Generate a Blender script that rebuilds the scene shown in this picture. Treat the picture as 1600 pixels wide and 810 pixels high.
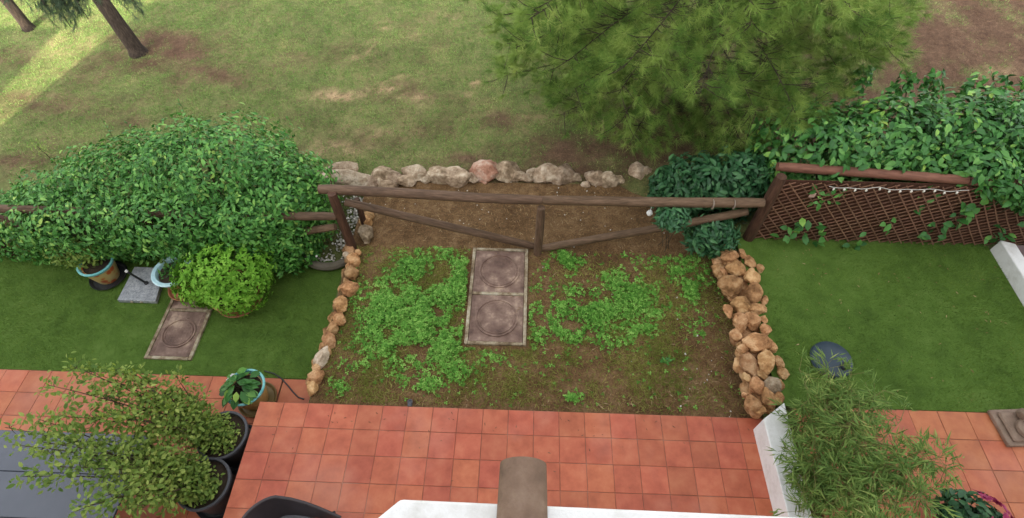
import bpy, bmesh, math, random
import numpy as np
from mathutils import Vector, Matrix, Quaternion
R_ = math.radians
rng = np.random.default_rng(7)
random.seed(7)
for o in list(bpy.data.objects): bpy.data.objects.remove(o)
SC = bpy.context.scene
COL = SC.collection

# ------------------------------------------------------------------ camera
HC = 6.6; FPX = 869.0; PITCH = 53.4; YAW = 2.0
cam = bpy.data.cameras.new('camera'); camo = bpy.data.objects.new('camera', cam); COL.objects.link(camo)
cam.sensor_width = 36; cam.lens = 36 * FPX / 1600; cam.clip_start = .05; cam.clip_end = 2000
camo.location = (0, 0, HC); camo.rotation_euler = (R_(90 - PITCH), 0, R_(YAW)); SC.camera = camo
# ------------------------------------------------------------------ sky, sun, exposure
SUN_EL = 28.0; SUN_AZ = 194.5
w = bpy.data.worlds.new('World'); SC.world = w; w.use_nodes = True
nt = w.node_tree; nt.nodes.clear()
sky = nt.nodes.new('ShaderNodeTexSky'); sky.sky_type = 'NISHITA'; sky.sun_disc = False
sky.sun_elevation = R_(SUN_EL); sky.sun_rotation = R_(SUN_AZ); sky.air_density = 1.0; sky.dust_density = 4.0; sky.ozone_density = 0.5
hsv = nt.nodes.new('ShaderNodeHueSaturation'); hsv.inputs['Saturation'].default_value = .14
bg = nt.nodes.new('ShaderNodeBackground'); bg.inputs[1].default_value = .15
wo = nt.nodes.new('ShaderNodeOutputWorld')
nt.links.new(sky.outputs[0], hsv.inputs['Color']); nt.links.new(hsv.outputs[0], bg.inputs[0]); nt.links.new(bg.outputs[0], wo.inputs[0])
sl = bpy.data.lights.new('sun', 'SUN'); sl.energy = 2.6; sl.angle = R_(.6); sl.color = (1, .9, .72)
so = bpy.data.objects.new('sun', sl); COL.objects.link(so)
sd = Vector((math.cos(R_(SUN_EL)) * math.sin(R_(SUN_AZ)), math.cos(R_(SUN_EL)) * math.cos(R_(SUN_AZ)), math.sin(R_(SUN_EL))))
so.rotation_euler = sd.to_track_quat('Z', 'Y').to_euler(); so.location = sd * 60
SC.view_settings.view_transform = 'Standard'; SC.view_settings.look = 'None'; SC.view_settings.gamma = 1
SC.view_settings.exposure = 2.25

# ------------------------------------------------------------------ helpers: real positions read off the photograph
RM = np.array(Matrix.Rotation(R_(YAW), 3, 'Z') @ Matrix.Rotation(R_(90 - PITCH), 3, 'X'))
def at(px, py, z=0.0):
    d = RM @ np.array([px - 800, 405 - py, -FPX]); t = (z - HC) / d[2]
    return Vector((t * d[0], t * d[1], z))
def proj(P):
    q = (np.asarray(P, float) - [0, 0, HC]) @ RM
    dz = np.where(-q[:, 2] < .1, .1, -q[:, 2])
    return 800 + FPX * q[:, 0] / dz, 405 - FPX * q[:, 1] / dz
ZL, ZR, ZT = -.38, .33, .12                       # level of the left plot, the right plot and our terrace
def sstep(a, b, x):
    t = np.clip((x - a) / (b - a), 0, 1); return t * t * (3 - 2 * t)
def hz(x, y):
    x = np.asarray(x, float); y = np.asarray(y, float)
    plot = ZL + (0 - ZL) * sstep(-2.78, -2.5, x) + ZR * sstep(2.95, 3.2, x)
    slope = .06 * np.clip(x, -14, 14)
    k = sstep(5.7, 7.4, y)
    return plot * (1 - k) + slope * k
def atg(px, py):
    z = 0.0
    for _ in range(14):
        p = at(px, py, z); z = .5 * z + .5 * float(hz(p.x, p.y))
    return at(px, py, z)
def vn(P, s, seed=0.0):
    q = np.asarray(P, float) * s; i = np.floor(q); f = q - i; f = f * f * (3 - 2 * f)
    def h(ix, iy, iz):
        v = np.sin(ix * 127.1 + iy * 311.7 + iz * 74.7 + seed * 17.3) * 43758.5453
        return v - np.floor(v)
    r = 0
    for a in (0, 1):
        for b in (0, 1):
            for c in (0, 1):
                wgt = (f[:, 0] if a else 1 - f[:, 0]) * (f[:, 1] if b else 1 - f[:, 1]) * (f[:, 2] if c else 1 - f[:, 2])
                r = r + wgt * h(i[:, 0] + a, i[:, 1] + b, i[:, 2] + c)
    return r
def fbm(P, s, seed=0.0, n=3):
    return sum(vn(P, s * 2 ** k, seed + k) * .5 ** k for k in range(n)) / sum(.5 ** k for k in range(n))
def nrmz(a):
    return a / np.maximum(np.linalg.norm(a, axis=1, keepdims=True), 1e-9)
def blobs(px, py, L):
    m = np.zeros_like(px)
    for cx, cy, rx, ry, wt in L:
        m = np.maximum(m, wt * np.exp(-(((px - cx) / rx) ** 2 + ((py - cy) / ry) ** 2) ** 1.2))
    return m

# ------------------------------------------------------------------ materials
def newmat(name):
    m = bpy.data.materials.new(name); m.use_nodes = True; t = m.node_tree; t.nodes.clear()
    o = t.nodes.new('ShaderNodeOutputMaterial'); b = t.nodes.new('ShaderNodeBsdfPrincipled')
    t.links.new(b.outputs[0], o.inputs[0]); return m, t, b, o
def ramp(t, stops):
    r = t.nodes.new('ShaderNodeValToRGB'); e = r.color_ramp.elements
    while len(e) < len(stops): e.new(.5)
    for i, (p, c) in enumerate(stops): e[i].position = p; e[i].color = (*c, 1)
    return r
def noise(t, vec, scale, detail=4, rough=.6):
    n = t.nodes.new('ShaderNodeTexNoise'); n.inputs['Scale'].default_value = scale; n.inputs['Detail'].default_value = detail
    n.inputs['Roughness'].default_value = rough; t.links.new(vec, n.inputs['Vector']); return n
def posn(t): return t.nodes.new('ShaderNodeNewGeometry').outputs['Position']
def math_(t, op, a, b):
    n = t.nodes.new('ShaderNodeMath'); n.operation = op
    for i, v in enumerate((a, b)):
        if isinstance(v, (int, float)): n.inputs[i].default_value = v
        else: t.links.new(v, n.inputs[i])
    return n.outputs[0]
def mixc(t, f, a, b, mode='MIX'):
    n = t.nodes.new('ShaderNodeMix'); n.data_type = 'RGBA'; n.blend_type = mode
    for s, v in ((n.inputs[0], f), (n.inputs[6], a), (n.inputs[7], b)):
        if isinstance(v, (int, float)): s.default_value = v
        elif isinstance(v, tuple): s.default_value = (*v, 1)
        else: t.links.new(v, s)
    return n.outputs[2]
def bump(t, b, h, strength, dist):
    n = t.nodes.new('ShaderNodeBump'); n.inputs['Strength'].default_value = strength; n.inputs['Distance'].default_value = dist
    t.links.new(h, n.inputs['Height']); t.links.new(n.outputs[0], b.inputs['Normal'])
def objrand(t): return t.nodes.new('ShaderNodeObjectInfo').outputs['Random']
def surf(name, cols, scale=8, rough=.7, bstr=.3, bdist=.01, bscale=None, var=.0, grain=None, spec=.3, metal=0, lo=.30, hi=.70):
    """noise-driven surface: cols = list of colours; grain=(sx,sy,sz) stretches in object space"""
    m, t, b, o = newmat(name)
    if grain:
        tc = t.nodes.new('ShaderNodeTexCoord'); mp = t.nodes.new('ShaderNodeMapping'); mp.inputs['Scale'].default_value = grain
        t.links.new(tc.outputs['Object'], mp.inputs[0])
        ad = t.nodes.new('ShaderNodeVectorMath'); t.links.new(mp.outputs[0], ad.inputs[0])
        cmb = t.nodes.new('ShaderNodeCombineXYZ'); r10 = math_(t, 'MULTIPLY', objrand(t), 37.0)
        for i in range(3): t.links.new(r10, cmb.inputs[i])
        t.links.new(cmb.outputs[0], ad.inputs[1]); v = ad.outputs[0]
    else: v = posn(t)
    n = noise(t, v, scale, 6, .65)
    n2 = noise(t, v, scale * .23, 3)
    f = math_(t, 'ADD', math_(t, 'MULTIPLY', n.outputs[0], .6), math_(t, 'MULTIPLY', n2.outputs[0], .4))
    k = len(cols); st = [(lo + (hi - lo) * i / max(k - 1, 1), c) for i, c in enumerate(cols)]
    c = ramp(t, st); t.links.new(f, c.inputs[0]); out = c.outputs[0]
    if var:
        h = t.nodes.new('ShaderNodeHueSaturation'); t.links.new(out, h.inputs['Color'])
        r = objrand(t)
        t.links.new(math_(t, 'ADD', math_(t, 'MULTIPLY', r, 2 * var), 1 - var), h.inputs['Value'])
        rr = math_(t, 'FRACT', math_(t, 'MULTIPLY', r, 7.31), 0)
        t.links.new(math_(t, 'ADD', math_(t, 'MULTIPLY', rr, .05 * var), .5 - .025 * var), h.inputs['Hue'])
        out = h.outputs[0]
    t.links.new(out, b.inputs['Base Color']); b.inputs['Roughness'].default_value = rough
    b.inputs['Specular IOR Level'].default_value = spec; b.inputs['Metallic'].default_value = metal
    if bstr:
        nb = noise(t, v, bscale or scale * 3, 5, .6); bump(t, b, nb.outputs[0], bstr, bdist)
    return m
def leafmat(name, stops, trans=.25, rough=.45, spec=.4, patch=.25, pscale=2.0):
    m, t, b, o = newmat(name)
    a = t.nodes.new('ShaderNodeAttribute'); a.attribute_name = 'rnd'
    f = math_(t, 'FRACT', math_(t, 'ADD', a.outputs['Fac'], objrand(t)), 0)
    n = noise(t, posn(t), pscale, 2)
    f = math_(t, 'ADD', math_(t, 'MULTIPLY', f, 1 - patch), math_(t, 'MULTIPLY', math_(t, 'SUBTRACT', math_(t, 'MULTIPLY', n.outputs[0], 2.4), .7), patch))
    c = ramp(t, stops); t.links.new(f, c.inputs[0])
    t.links.new(c.outputs[0], b.inputs['Base Color']); b.inputs['Roughness'].default_value = rough; b.inputs['Specular IOR Level'].default_value = spec
    if trans:
        tr = t.nodes.new('ShaderNodeBsdfTranslucent'); t.links.new(c.outputs[0], tr.inputs[0])
        mx = t.nodes.new('ShaderNodeMixShader'); mx.inputs[0].default_value = trans
        t.links.new(b.outputs[0], mx.inputs[1]); t.links.new(tr.outputs[0], mx.inputs[2]); t.links.new(mx.outputs[0], o.inputs[0])
    return m
def plain(name, c, rough=.5, metal=0, spec=.4): 
    return surf(name, [tuple(.88 * x for x in c), c, tuple(min(1, 1.1 * x) for x in c)], 14, rough, .12, .004, spec=spec, metal=metal)

WOOD = surf('brown_log_wood', [(.060, .036, .020), (.122, .074, .045), (.195, .122, .078)], 5, .75, .5, .012, grain=(9, 9, 1.1), var=.15, lo=.36, hi=.64)
DWOOD = surf('dark_log_wood', [(.045, .022, .013), (.082, .04, .024), (.13, .064, .04)], 5, .75, .5, .012, grain=(9, 9, 1.1), var=.15, lo=.36, hi=.64)
RWOOD = surf('red_brown_log_wood', [(.10, .042, .027), (.16, .068, .044), (.22, .098, .066)], 5, .7, .4, .01, grain=(9, 9, 1.1), var=.1, lo=.36, hi=.64)
BARK = surf('pine_bark', [(.022, .015, .010), (.052, .036, .026), (.10, .072, .052)], 7, .9, 1.0, .04, grain=(5, 5, 1.2), lo=.36, hi=.64)
TWIG = surf('twig_bark', [(.05, .035, .02), (.09, .065, .04)], 20, .85, .3, .004)
STRAW = leafmat('dry_straw', [(0, (.16, .09, .045)), (.6, (.30, .19, .09)), (1, (.50, .38, .22))], .1, .8, .2)
LITTER = leafmat('brown_needle_litter', [(0, (.075, .045, .028)), (.7, (.14, .085, .052)), (1, (.24, .155, .095))], .05, .85, .2)
OCHRE = surf('ochre_stone', [(.18, .085, .032), (.45, .235, .102), (.66, .42, .22)], 9, .85, 1.0, .04, 20, var=.25, lo=.38, hi=.62)
LIME = surf('grey_limestone', [(.18, .12, .07), (.42, .31, .21), (.66, .54, .41)], 9, .85, 1.0, .04, 20, var=.2, lo=.38, hi=.62)
BUFF = surf('buff_stone', [(.13, .085, .05), (.31, .22, .145), (.54, .44, .33)], 9, .9, 1.0, .04, 20, var=.2, lo=.38, hi=.62)
REDST = surf('red_stone', [(.20, .085, .05), (.36, .19, .125), (.52, .40, .31)], 6, .85, 1.0, .04, 20, var=.15, lo=.38, hi=.62)
CONC = surf('pale_concrete', [(.11, .075, .045), (.23, .17, .105), (.38, .32, .22), (.50, .45, .35)], 11, .9, .9, .015, 40, lo=.36, hi=.64)
RUST = surf('rusty_iron', [(.105, .060, .045), (.165, .098, .074), (.24, .155, .118), (.42, .30, .22)], 7, .62, .6, .006, 130, spec=.4, lo=.36, hi=.64)
def dirtywhite():
    m, t, b, o = newmat('white_paint'); p = posn(t); n = noise(t, p, 3.5, 6, .7); n2 = noise(t, p, 26, 6, .75); n3 = noise(t, p, 9, 2)
    c = ramp(t, [(.32, (.60, .585, .55)), (.52, (.79, .785, .775)), (.7, (.83, .83, .82))]); t.links.new(n.outputs[0], c.inputs[0])
    sp = ramp(t, [(.655, (0, 0, 0)), (.70, (1, 1, 1))]); t.links.new(n2.outputs[0], sp.inputs[0]); gate = ramp(t, [(.5, (0, 0, 0)), (.62, (1, 1, 1))]); t.links.new(n3.outputs[0], gate.inputs[0])
    out = mixc(t, math_(t, 'MULTIPLY', math_(t, 'MULTIPLY', sp.outputs[0], gate.outputs[0]), .8), c.outputs[0], (.16, .15, .14))
    t.links.new(out, b.inputs['Base Color']); b.inputs['Roughness'].default_value = .7; nb = noise(t, p, 22, 6, .7); bump(t, b, nb.outputs[0], .4, .012); return m
WHITE = dirtywhite()
TURQ = surf('turquoise_glaze', [(.10, .38, .40), (.20, .54, .55), (.34, .66, .66)], 18, .25, .1, .004, spec=.5)
PALEBLUE = surf('pale_blue_glaze', [(.34, .58, .66), (.48, .70, .76), (.6, .78, .82)], 18, .25, .1, .004, spec=.5)
YELLOWCER = surf('yellow_ceramic', [(.36, .20, .06), (.52, .34, .12), (.6, .44, .2)], 9, .4, .1, .004, spec=.5)
TERRA = surf('terracotta', [(.30, .11, .06), (.42, .18, .10), (.5, .25, .15)], 12, .75, .3, .005)
BLACKP = plain('black_plastic', (.022, .023, .026), .45)
GREYP = plain('grey_plastic', (.075, .075, .085), .5)
SOILM = surf('potting_soil', [(.03, .02, .013), (.06, .04, .026)], 30, .95, .8, .02)
GRAN = surf('grey_granite', [(.10, .11, .125), (.30, .315, .335), (.55, .56, .58)], 55, .6, .3, .003)
CLAY = surf('weathered_clay', [(.105, .066, .045), (.20, .128, .088), (.29, .205, .15)], 9, .8, .5, .008, 60)
DOMEM = surf('blue_grey_plastic', [(.028, .045, .062), (.045, .066, .088)], 6, .4, .05, .002)
STATM = surf('brown_cast_stone', [(.16, .105, .075), (.25, .175, .13), (.34, .25, .19)], 12, .85, .6, .01)
TABLEM = surf('dark_grey_table', [(.075, .085, .11), (.10, .11, .14)], 3, .2, .06, .002, spec=.6)
CHAIRM = surf('plum_brown_plastic', [(.030, .022, .024), (.050, .037, .040)], 10, .45, .12, .003, spec=.5)
CUSH = surf('grey_cushion', [(.16, .16, .18), (.23, .23, .25)], 40, .9, .4, .004)
FLOWER = leafmat('magenta_petals', [(0, (.28, .015, .08)), (1, (.52, .05, .17))], .3, .5)
WFLOWER = leafmat('white_petals', [(0, (.7, .62, .68)), (1, (.85, .8, .84))], .3, .5)
LEAF_HEDGE = leafmat('hedge_leaf', [(0, (.022, .090, .016)), (.45, (.068, .225, .038)), (.78, (.155, .370, .075)), (1, (.40, .56, .11))], .12, .45, .28, .25)
LEAF_BIG = leafmat('broad_leaf', [(0, (.018, .078, .018)), (.5, (.054, .178, .036)), (.80, (.115, .280, .060)), (.90, (.24, .42, .075)), (1, (.42, .56, .10))], .12, .45, .28, .25)
LEAF_DARK = leafmat('dark_shrub_leaf', [(0, (.014, .054, .020)), (.6, (.034, .115, .042)), (1, (.085, .21, .075))], .12, .45, .3)
LEAF_TEAL = leafmat('teal_shrub_leaf', [(0, (.018, .068, .028)), (.5, (.045, .145, .058)), (1, (.11, .27, .10))], .12, .42, .35)
LEAF_LIME = leafmat('bright_green_leaf', [(0, (.08, .22, .02)), (.5, (.19, .43, .042)), (1, (.34, .60, .09))], .25, .55, .12)
LEAF_POT = leafmat('olive_leaf', [(0, (.08, .16, .03)), (.5, (.22, .32, .065)), (.85, (.36, .45, .11)), (1, (.52, .58, .16))], .35, .55, .2)
LEAF_TIP = leafmat('yellow_green_leaf', [(0, (.16, .26, .04)), (1, (.36, .44, .07))], .35, .5, .3)
LEAF_BAMB = leafmat('bamboo_leaf', [(0, (.08, .15, .034)), (.5, (.165, .275, .066)), (.85, (.28, .38, .10)), (1, (.55, .52, .20))], .3, .6, .15)
LEAF_CLOV = leafmat('clover_leaf', [(0, (.05, .155, .02)), (.5, (.142, .355, .052)), (1, (.33, .57, .125))], .15, .6, .12)
NEEDLE = leafmat('pine_needles', [(0, (.046, .108, .018)), (.45, (.142, .250, .048)), (.8, (.27, .375, .085)), (1, (.46, .50, .16))], .3, .6, .15, .3, 1.1)
NEEDLEG = leafmat('grey_green_needles', [(0, (.045, .075, .042)), (1, (.115, .16, .09))], .3, .55, .25)
GRASS = leafmat('lawn_grass_blades', [(0, (.075, .160, .036)), (.45, (.180, .320, .080)), (.8, (.31, .42, .13)), (1, (.62, .56, .25))], .25, .8, .06, .38, .8)
WEED = leafmat('weedy_grass_blades', [(0, (.14, .19, .035)), (.6, (.29, .31, .075)), (1, (.60, .50, .19))], .35, .8, .06, .5, 1.2)
TURF = leafmat('artificial_turf_fibres', [(0, (.052, .092, .016)), (.5, (.122, .208, .034)), (.85, (.21, .305, .062)), (1, (.36, .38, .14))], .2, .7, .08, .5, 1.5)
def tilemat(name, cols, seed):
    m, t, b, o = newmat(name); p = posn(t)
    n = noise(t, p, 6.0, 5, .6); n2 = noise(t, p, 1.1, 3); n3 = noise(t, p, 38, 4, .7)
    c = ramp(t, [(.30, cols[0]), (.5, cols[1]), (.70, cols[2])]); t.links.new(n.outputs[0], c.inputs[0])
    h = t.nodes.new('ShaderNodeHueSaturation'); t.links.new(c.outputs[0], h.inputs['Color'])
    r = objrand(t)
    t.links.new(math_(t, 'ADD', math_(t, 'MULTIPLY', r, .20), .90), h.inputs['Value'])
    rr = math_(t, 'FRACT', math_(t, 'MULTIPLY', r, 9.7), 0)
    t.links.new(math_(t, 'ADD', math_(t, 'MULTIPLY', rr, .010), .497), h.inputs['Hue'])
    st = ramp(t, [(.52, (0, 0, 0)), (.72, (1, 1, 1))]); t.links.new(n2.outputs[0], st.inputs[0])
    out = mixc(t, math_(t, 'MULTIPLY', st.outputs[0], .22), h.outputs[0], (.62, .34, .26))
    sp = ramp(t, [(.60, (0, 0, 0)), (.72, (1, 1, 1))]); t.links.new(n3.outputs[0], sp.inputs[0])
    out = mixc(t, math_(t, 'MULTIPLY', sp.outputs[0], .10), out, (.16, .07, .05))
    t.links.new(out, b.inputs['Base Color'])
    rg = ramp(t, [(.35, (.42,) * 3), (.65, (.62,) * 3)]); t.links.new(n.outputs[0], rg.inputs[0]); t.links.new(rg.outputs[0], b.inputs['Roughness'])
    b.inputs['Specular IOR Level'].default_value = .35
    nb = noise(t, p, 14, 4); bump(t, b, nb.outputs[0], .18, .006); return m
TILE = tilemat('terracotta_tile', [(.36, .078, .040), (.46, .112, .060), (.52, .155, .086)], 1)
TILE2 = tilemat('orange_terracotta_tile', [(.38, .098, .044), (.46, .130, .060), (.52, .175, .085)], 2)
GROUT = surf('dark_grout', [(.20, .080, .050), (.31, .135, .090), (.52, .31, .23)], 2.2, .9, .4, .004)
def groundmat():
    m, t, b, o = newmat('lawn_ground'); p = posn(t)
    n = noise(t, p, 9, 8, .7); n2 = noise(t, p, 1.6, 4)
    f = math_(t, 'ADD', math_(t, 'MULTIPLY', n.outputs[0], .6), math_(t, 'MULTIPLY', n2.outputs[0], .4))
    g = ramp(t, [(.3, (.062, .078, .025)), (.5, (.140, .158, .054)), (.7, (.25, .215, .095))]); t.links.new(f, g.inputs[0])
    br = ramp(t, [(.3, (.062, .034, .020)), (.5, (.118, .068, .042)), (.7, (.19, .122, .078))]); t.links.new(f, br.inputs[0])
    sa = ramp(t, [(.3, (.24, .16, .085)), (.7, (.48, .35, .20))]); t.links.new(f, sa.inputs[0])
    a = t.nodes.new('ShaderNodeAttribute'); a.attribute_name = 'bare'
    a2 = t.nodes.new('ShaderNodeAttribute'); a2.attribute_name = 'sand'
    out = mixc(t, a.outputs['Fac'], g.outputs[0], br.outputs[0]); out = mixc(t, a2.outputs['Fac'], out, sa.outputs[0])
    n3 = noise(t, p, 42, 6, .75); sp = ramp(t, [(.34, (.5, .5, .5)), (.5, (.95, .95, .95)), (.68, (1.5, 1.45, 1.35))]); t.links.new(n3.outputs[0], sp.inputs[0]); out = mixc(t, .8, out, sp.outputs[0], 'MULTIPLY')
    t.links.new(out, b.inputs['Base Color']); b.inputs['Roughness'].default_value = .95; b.inputs['Specular IOR Level'].default_value = .15
    nb = noise(t, p, 30, 5, .7); bump(t, b, nb.outputs[0], .8, .03); return m
LAWN = groundmat()
def soilmat():
    m, t, b, o = newmat('garden_soil'); p = posn(t); n = noise(t, p, 7, 8, .7); n2 = noise(t, p, 1.5, 3); n3 = noise(t, p, 48, 6, .75)
    f = math_(t, 'ADD', math_(t, 'MULTIPLY', n.outputs[0], .6), math_(t, 'MULTIPLY', n2.outputs[0], .4))
    c = ramp(t, [(.34, (.092, .050, .022)), (.5, (.178, .104, .049)), (.66, (.28, .178, .094))]); t.links.new(f, c.inputs[0])
    sp = ramp(t, [(.34, (.45, .45, .45)), (.5, (.95, .95, .95)), (.68, (1.6, 1.55, 1.4))]); t.links.new(n3.outputs[0], sp.inputs[0])
    t.links.new(mixc(t, .85, c.outputs[0], sp.outputs[0], 'MULTIPLY'), b.inputs['Base Color']); b.inputs['Roughness'].default_value = .95; b.inputs['Specular IOR Level'].default_value = .15
    nb = noise(t, p, 30, 6, .7); bump(t, b, nb.outputs[0], 1.0, .035); return m
SOIL = soilmat()
TURFB = surf('turf_backing', [(.045, .085, .014), (.080, .145, .024), (.115, .185, .04)], 5, .9, .5, .01, 60, spec=.15)

# ------------------------------------------------------------------ mesh builders
def link(o, parent=None):
    COL.objects.link(o)
    if parent is not None: o.parent = parent
    return o
def origin(parent):
    v = Vector((0, 0, 0))
    while parent is not None: v += parent.location; parent = parent.parent
    return v
def tri_mesh(name, V, F, mat, rnd=None, smooth=False):
    V = np.ascontiguousarray(V, np.float32); F = np.ascontiguousarray(F, np.int32); k = F.shape[1]
    me = bpy.data.meshes.new(name); me.vertices.add(len(V)); me.vertices.foreach_set('co', V.ravel())
    me.loops.add(F.size); me.loops.foreach_set('vertex_index', F.ravel())
    me.polygons.add(len(F)); me.polygons.foreach_set('loop_start', np.arange(0, F.size, k, dtype=np.int32))
    if smooth: me.polygons.foreach_set('use_smooth', np.ones(len(F), bool))
    if rnd is not None:
        at_ = me.attributes.new('rnd', 'FLOAT', 'POINT'); at_.data.foreach_set('value', np.ascontiguousarray(rnd, np.float32))
    me.materials.append(mat); me.update(calc_edges=True); return me
def put(name, me, parent=None, loc=None):
    o = bpy.data.objects.new(name, me); link(o, parent)
    if loc is not None: o.location = Vector(loc) - origin(parent)
    return o
def tag(o, label=None, cat=None, group=None, kind=None):
    for k, v in (('label', label), ('category', cat), ('group', group), ('kind', kind)):
        if v: o[k] = v
    return o
def thing(name, loc, label, cat, group=None):
    o = bpy.data.objects.new(name, None); o.empty_display_size = .1; COL.objects.link(o); o.location = loc
    return tag(o, label, cat, group)
class MB:
    def __init__(s): s.v = []; s.f = []; s.m = []
    def add(s, V, F, mi=0):
        n = len(s.v); s.v += [tuple(p) for p in V]; s.f += [tuple(n + i for i in q) for q in F]; s.m += [mi] * len(F)
    def box(s, c, d, rz=0, mi=0, bev=0):
        bm = bmesh.new(); bmesh.ops.create_cube(bm, size=1)
        bmesh.ops.scale(bm, vec=d, verts=bm.verts)
        if bev: bmesh.ops.bevel(bm, geom=bm.edges[:] , offset=bev, segments=1, affect='EDGES')
        bmesh.ops.rotate(bm, cent=(0, 0, 0), matrix=Matrix.Rotation(rz, 3, 'Z'), verts=bm.verts)
        bmesh.ops.translate(bm, vec=c, verts=bm.verts); bm.verts.index_update()
        s.add([v.co[:] for v in bm.verts], [[v.index for v in f.verts] for f in bm.faces], mi); bm.free()
    def tube(s, pts, r, n=8, mi=0, cap=True):
        pts = [Vector(p) for p in pts]; rs = r if isinstance(r, (list, tuple)) else [r] * len(pts); V = []; F = []
        up = Vector((0, 0, 1))
        for i, p in enumerate(pts):
            d = (pts[min(i + 1, len(pts) - 1)] - pts[max(i - 1, 0)]).normalized()
            x = d.cross(up)
            if x.length < .05: x = d.cross(Vector((0, 1, 0)))
            x.normalize(); y = x.cross(d)
            for k in range(n):
                a = 2 * math.pi * k / n; V.append(p + rs[i] * (math.cos(a) * x + math.sin(a) * y))
        for i in range(len(pts) - 1):
            for k in range(n):
                F.append((i * n + k, i * n + (k + 1) % n, (i + 1) * n + (k + 1) % n, (i + 1) * n + k))
        if cap: F.append(tuple(range(n - 1, -1, -1))); F.append(tuple((len(pts) - 1) * n + k for k in range(n)))
        s.add(V, F, mi)
    def lathe(s, prof, c=(0, 0, 0), n=28, mi=0, sq=(1, 1), cap=True):
        V = []; F = []
        for r, z in prof:
            for k in range(n):
                a = 2 * math.pi * k / n; V.append((c[0] + sq[0] * r * math.cos(a), c[1] + sq[1] * r * math.sin(a), c[2] + z))
        for i in range(len(prof) - 1):
            for k in range(n): F.append((i * n + k, i * n + (k + 1) % n, (i + 1) * n + (k + 1) % n, (i + 1) * n + k))
        if cap and prof[0][0] > 1e-4: F.append(tuple(range(n - 1, -1, -1)))
        if cap and prof[-1][0] > 1e-4: F.append(tuple((len(prof) - 1) * n + k for k in range(n)))
        s.add(V, F, mi)
    def prism(s, poly, z0, z1, mi=0):
        n = len(poly); V = [(p[0], p[1], z0) for p in poly] + [(p[0], p[1], z1) for p in poly]
        F = [tuple(range(n - 1, -1, -1)), tuple(range(n, 2 * n))] + [(i, (i + 1) % n, n + (i + 1) % n, n + i) for i in range(n)]
        s.add(V, F, mi)
    def build(s, name, mats, parent=None, smooth=False, bevel=0):
        me = bpy.data.meshes.new(name); og = origin(parent)
        me.from_pydata([Vector(v) - og for v in s.v], [], s.f)
        for m in (mats if isinstance(mats, (list, tuple)) else [mats]): me.materials.append(m)
        me.polygons.foreach_set('material_index', s.m)
        bm = bmesh.new(); bm.from_mesh(me); bmesh.ops.recalc_face_normals(bm, faces=bm.faces); bm.to_mesh(me); bm.free()
        if smooth:
            me.polygons.foreach_set('use_smooth', [True] * len(me.polygons))
            me.set_sharp_from_angle(angle=R_(40))
        o = bpy.data.objects.new(name, me); link(o, parent)
        if bevel:
            b = o.modifiers.new('bevel', 'BEVEL'); b.width = bevel; b.segments = 2; b.limit_method = 'ANGLE'
        return o
def log_part(name, a, b, r0, r1, mat, parent, n=12, knots=1.0):
    """a turned log whose own Z runs along it"""
    a = Vector(a); b = Vector(b); L = (b - a).length; st = max(4, int(L / .18)); V = []; F = []
    ph = random.random() * 50
    for i in range(st + 1):
        t_ = i / st
        rr = r0 + (r1 - r0) * t_
        bx = .010 * knots * math.sin(ph + t_ * L * 2.1); by = .010 * knots * math.cos(ph * 1.3 + t_ * L * 1.7)
        for k in range(n):
            an = 2 * math.pi * k / n
            q = rr * (1 + .05 * knots * math.sin(ph + 3 * an + t_ * 9) * math.sin(t_ * L * 5 + ph))
            if i in (0, st): q *= .88
            V.append((bx + q * math.cos(an), by + q * math.sin(an), t_ * L))
    for i in range(st):
        for k in range(n): F.append((i * n + k, i * n + (k + 1) % n, (i + 1) * n + (k + 1) % n, (i + 1) * n + k))
    F.append(tuple(range(n - 1, -1, -1))); F.append(tuple(st * n + k for k in range(n)))
    me = bpy.data.meshes.new(name); me.from_pydata(V, [], F); me.materials.append(mat)
    me.polygons.foreach_set('use_smooth', [True] * len(F)); me.set_sharp_from_angle(angle=R_(50))
    o = bpy.data.objects.new(name, me); link(o, parent); o.location = a - origin(parent)
    o.rotation_mode = 'QUATERNION'; o.rotation_quaternion = (b - a).to_track_quat('Z', 'Y'); return o

# leaves -----------------------------------------------------------
def leaf_tmpl(wd=.5, fold=.07, droop=.12):
    V = np.array([(0, 0, 0), (-wd * .46, .36, fold), (0, .36, 0), (wd * .46, .36, fold), (-wd * .40, .68, fold * .7 - droop * .4), (0, .68, -droop * .4), (wd * .40, .68, fold * .7 - droop * .4), (0, 1, -droop)], float)
    F = np.array([(0, 2, 1), (0, 3, 2), (1, 2, 5), (1, 5, 4), (2, 3, 6), (2, 6, 5), (4, 5, 7), (5, 6, 7)]); return V, F
def blade_tmpl(wd): return np.array([(-wd / 2, 0, 0), (wd / 2, 0, 0), (0, 1, 0)], float), np.array([(0, 1, 2)])
def lance_tmpl(wd, droop=.15):
    V = np.array([(0, 0, 0), (-wd / 2, .35, .02), (wd / 2, .35, .02), (0, 1, -droop)], float); return V, np.array([(0, 2, 1), (1, 2, 3)])
def frames(Y, N):
    Y = nrmz(Y); X = np.cross(Y, N); bad = np.linalg.norm(X, axis=1) < 1e-4; X[bad] = [1, 0, 0]; X = nrmz(X); Z = np.cross(X, Y); return X, Y, Z
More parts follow.
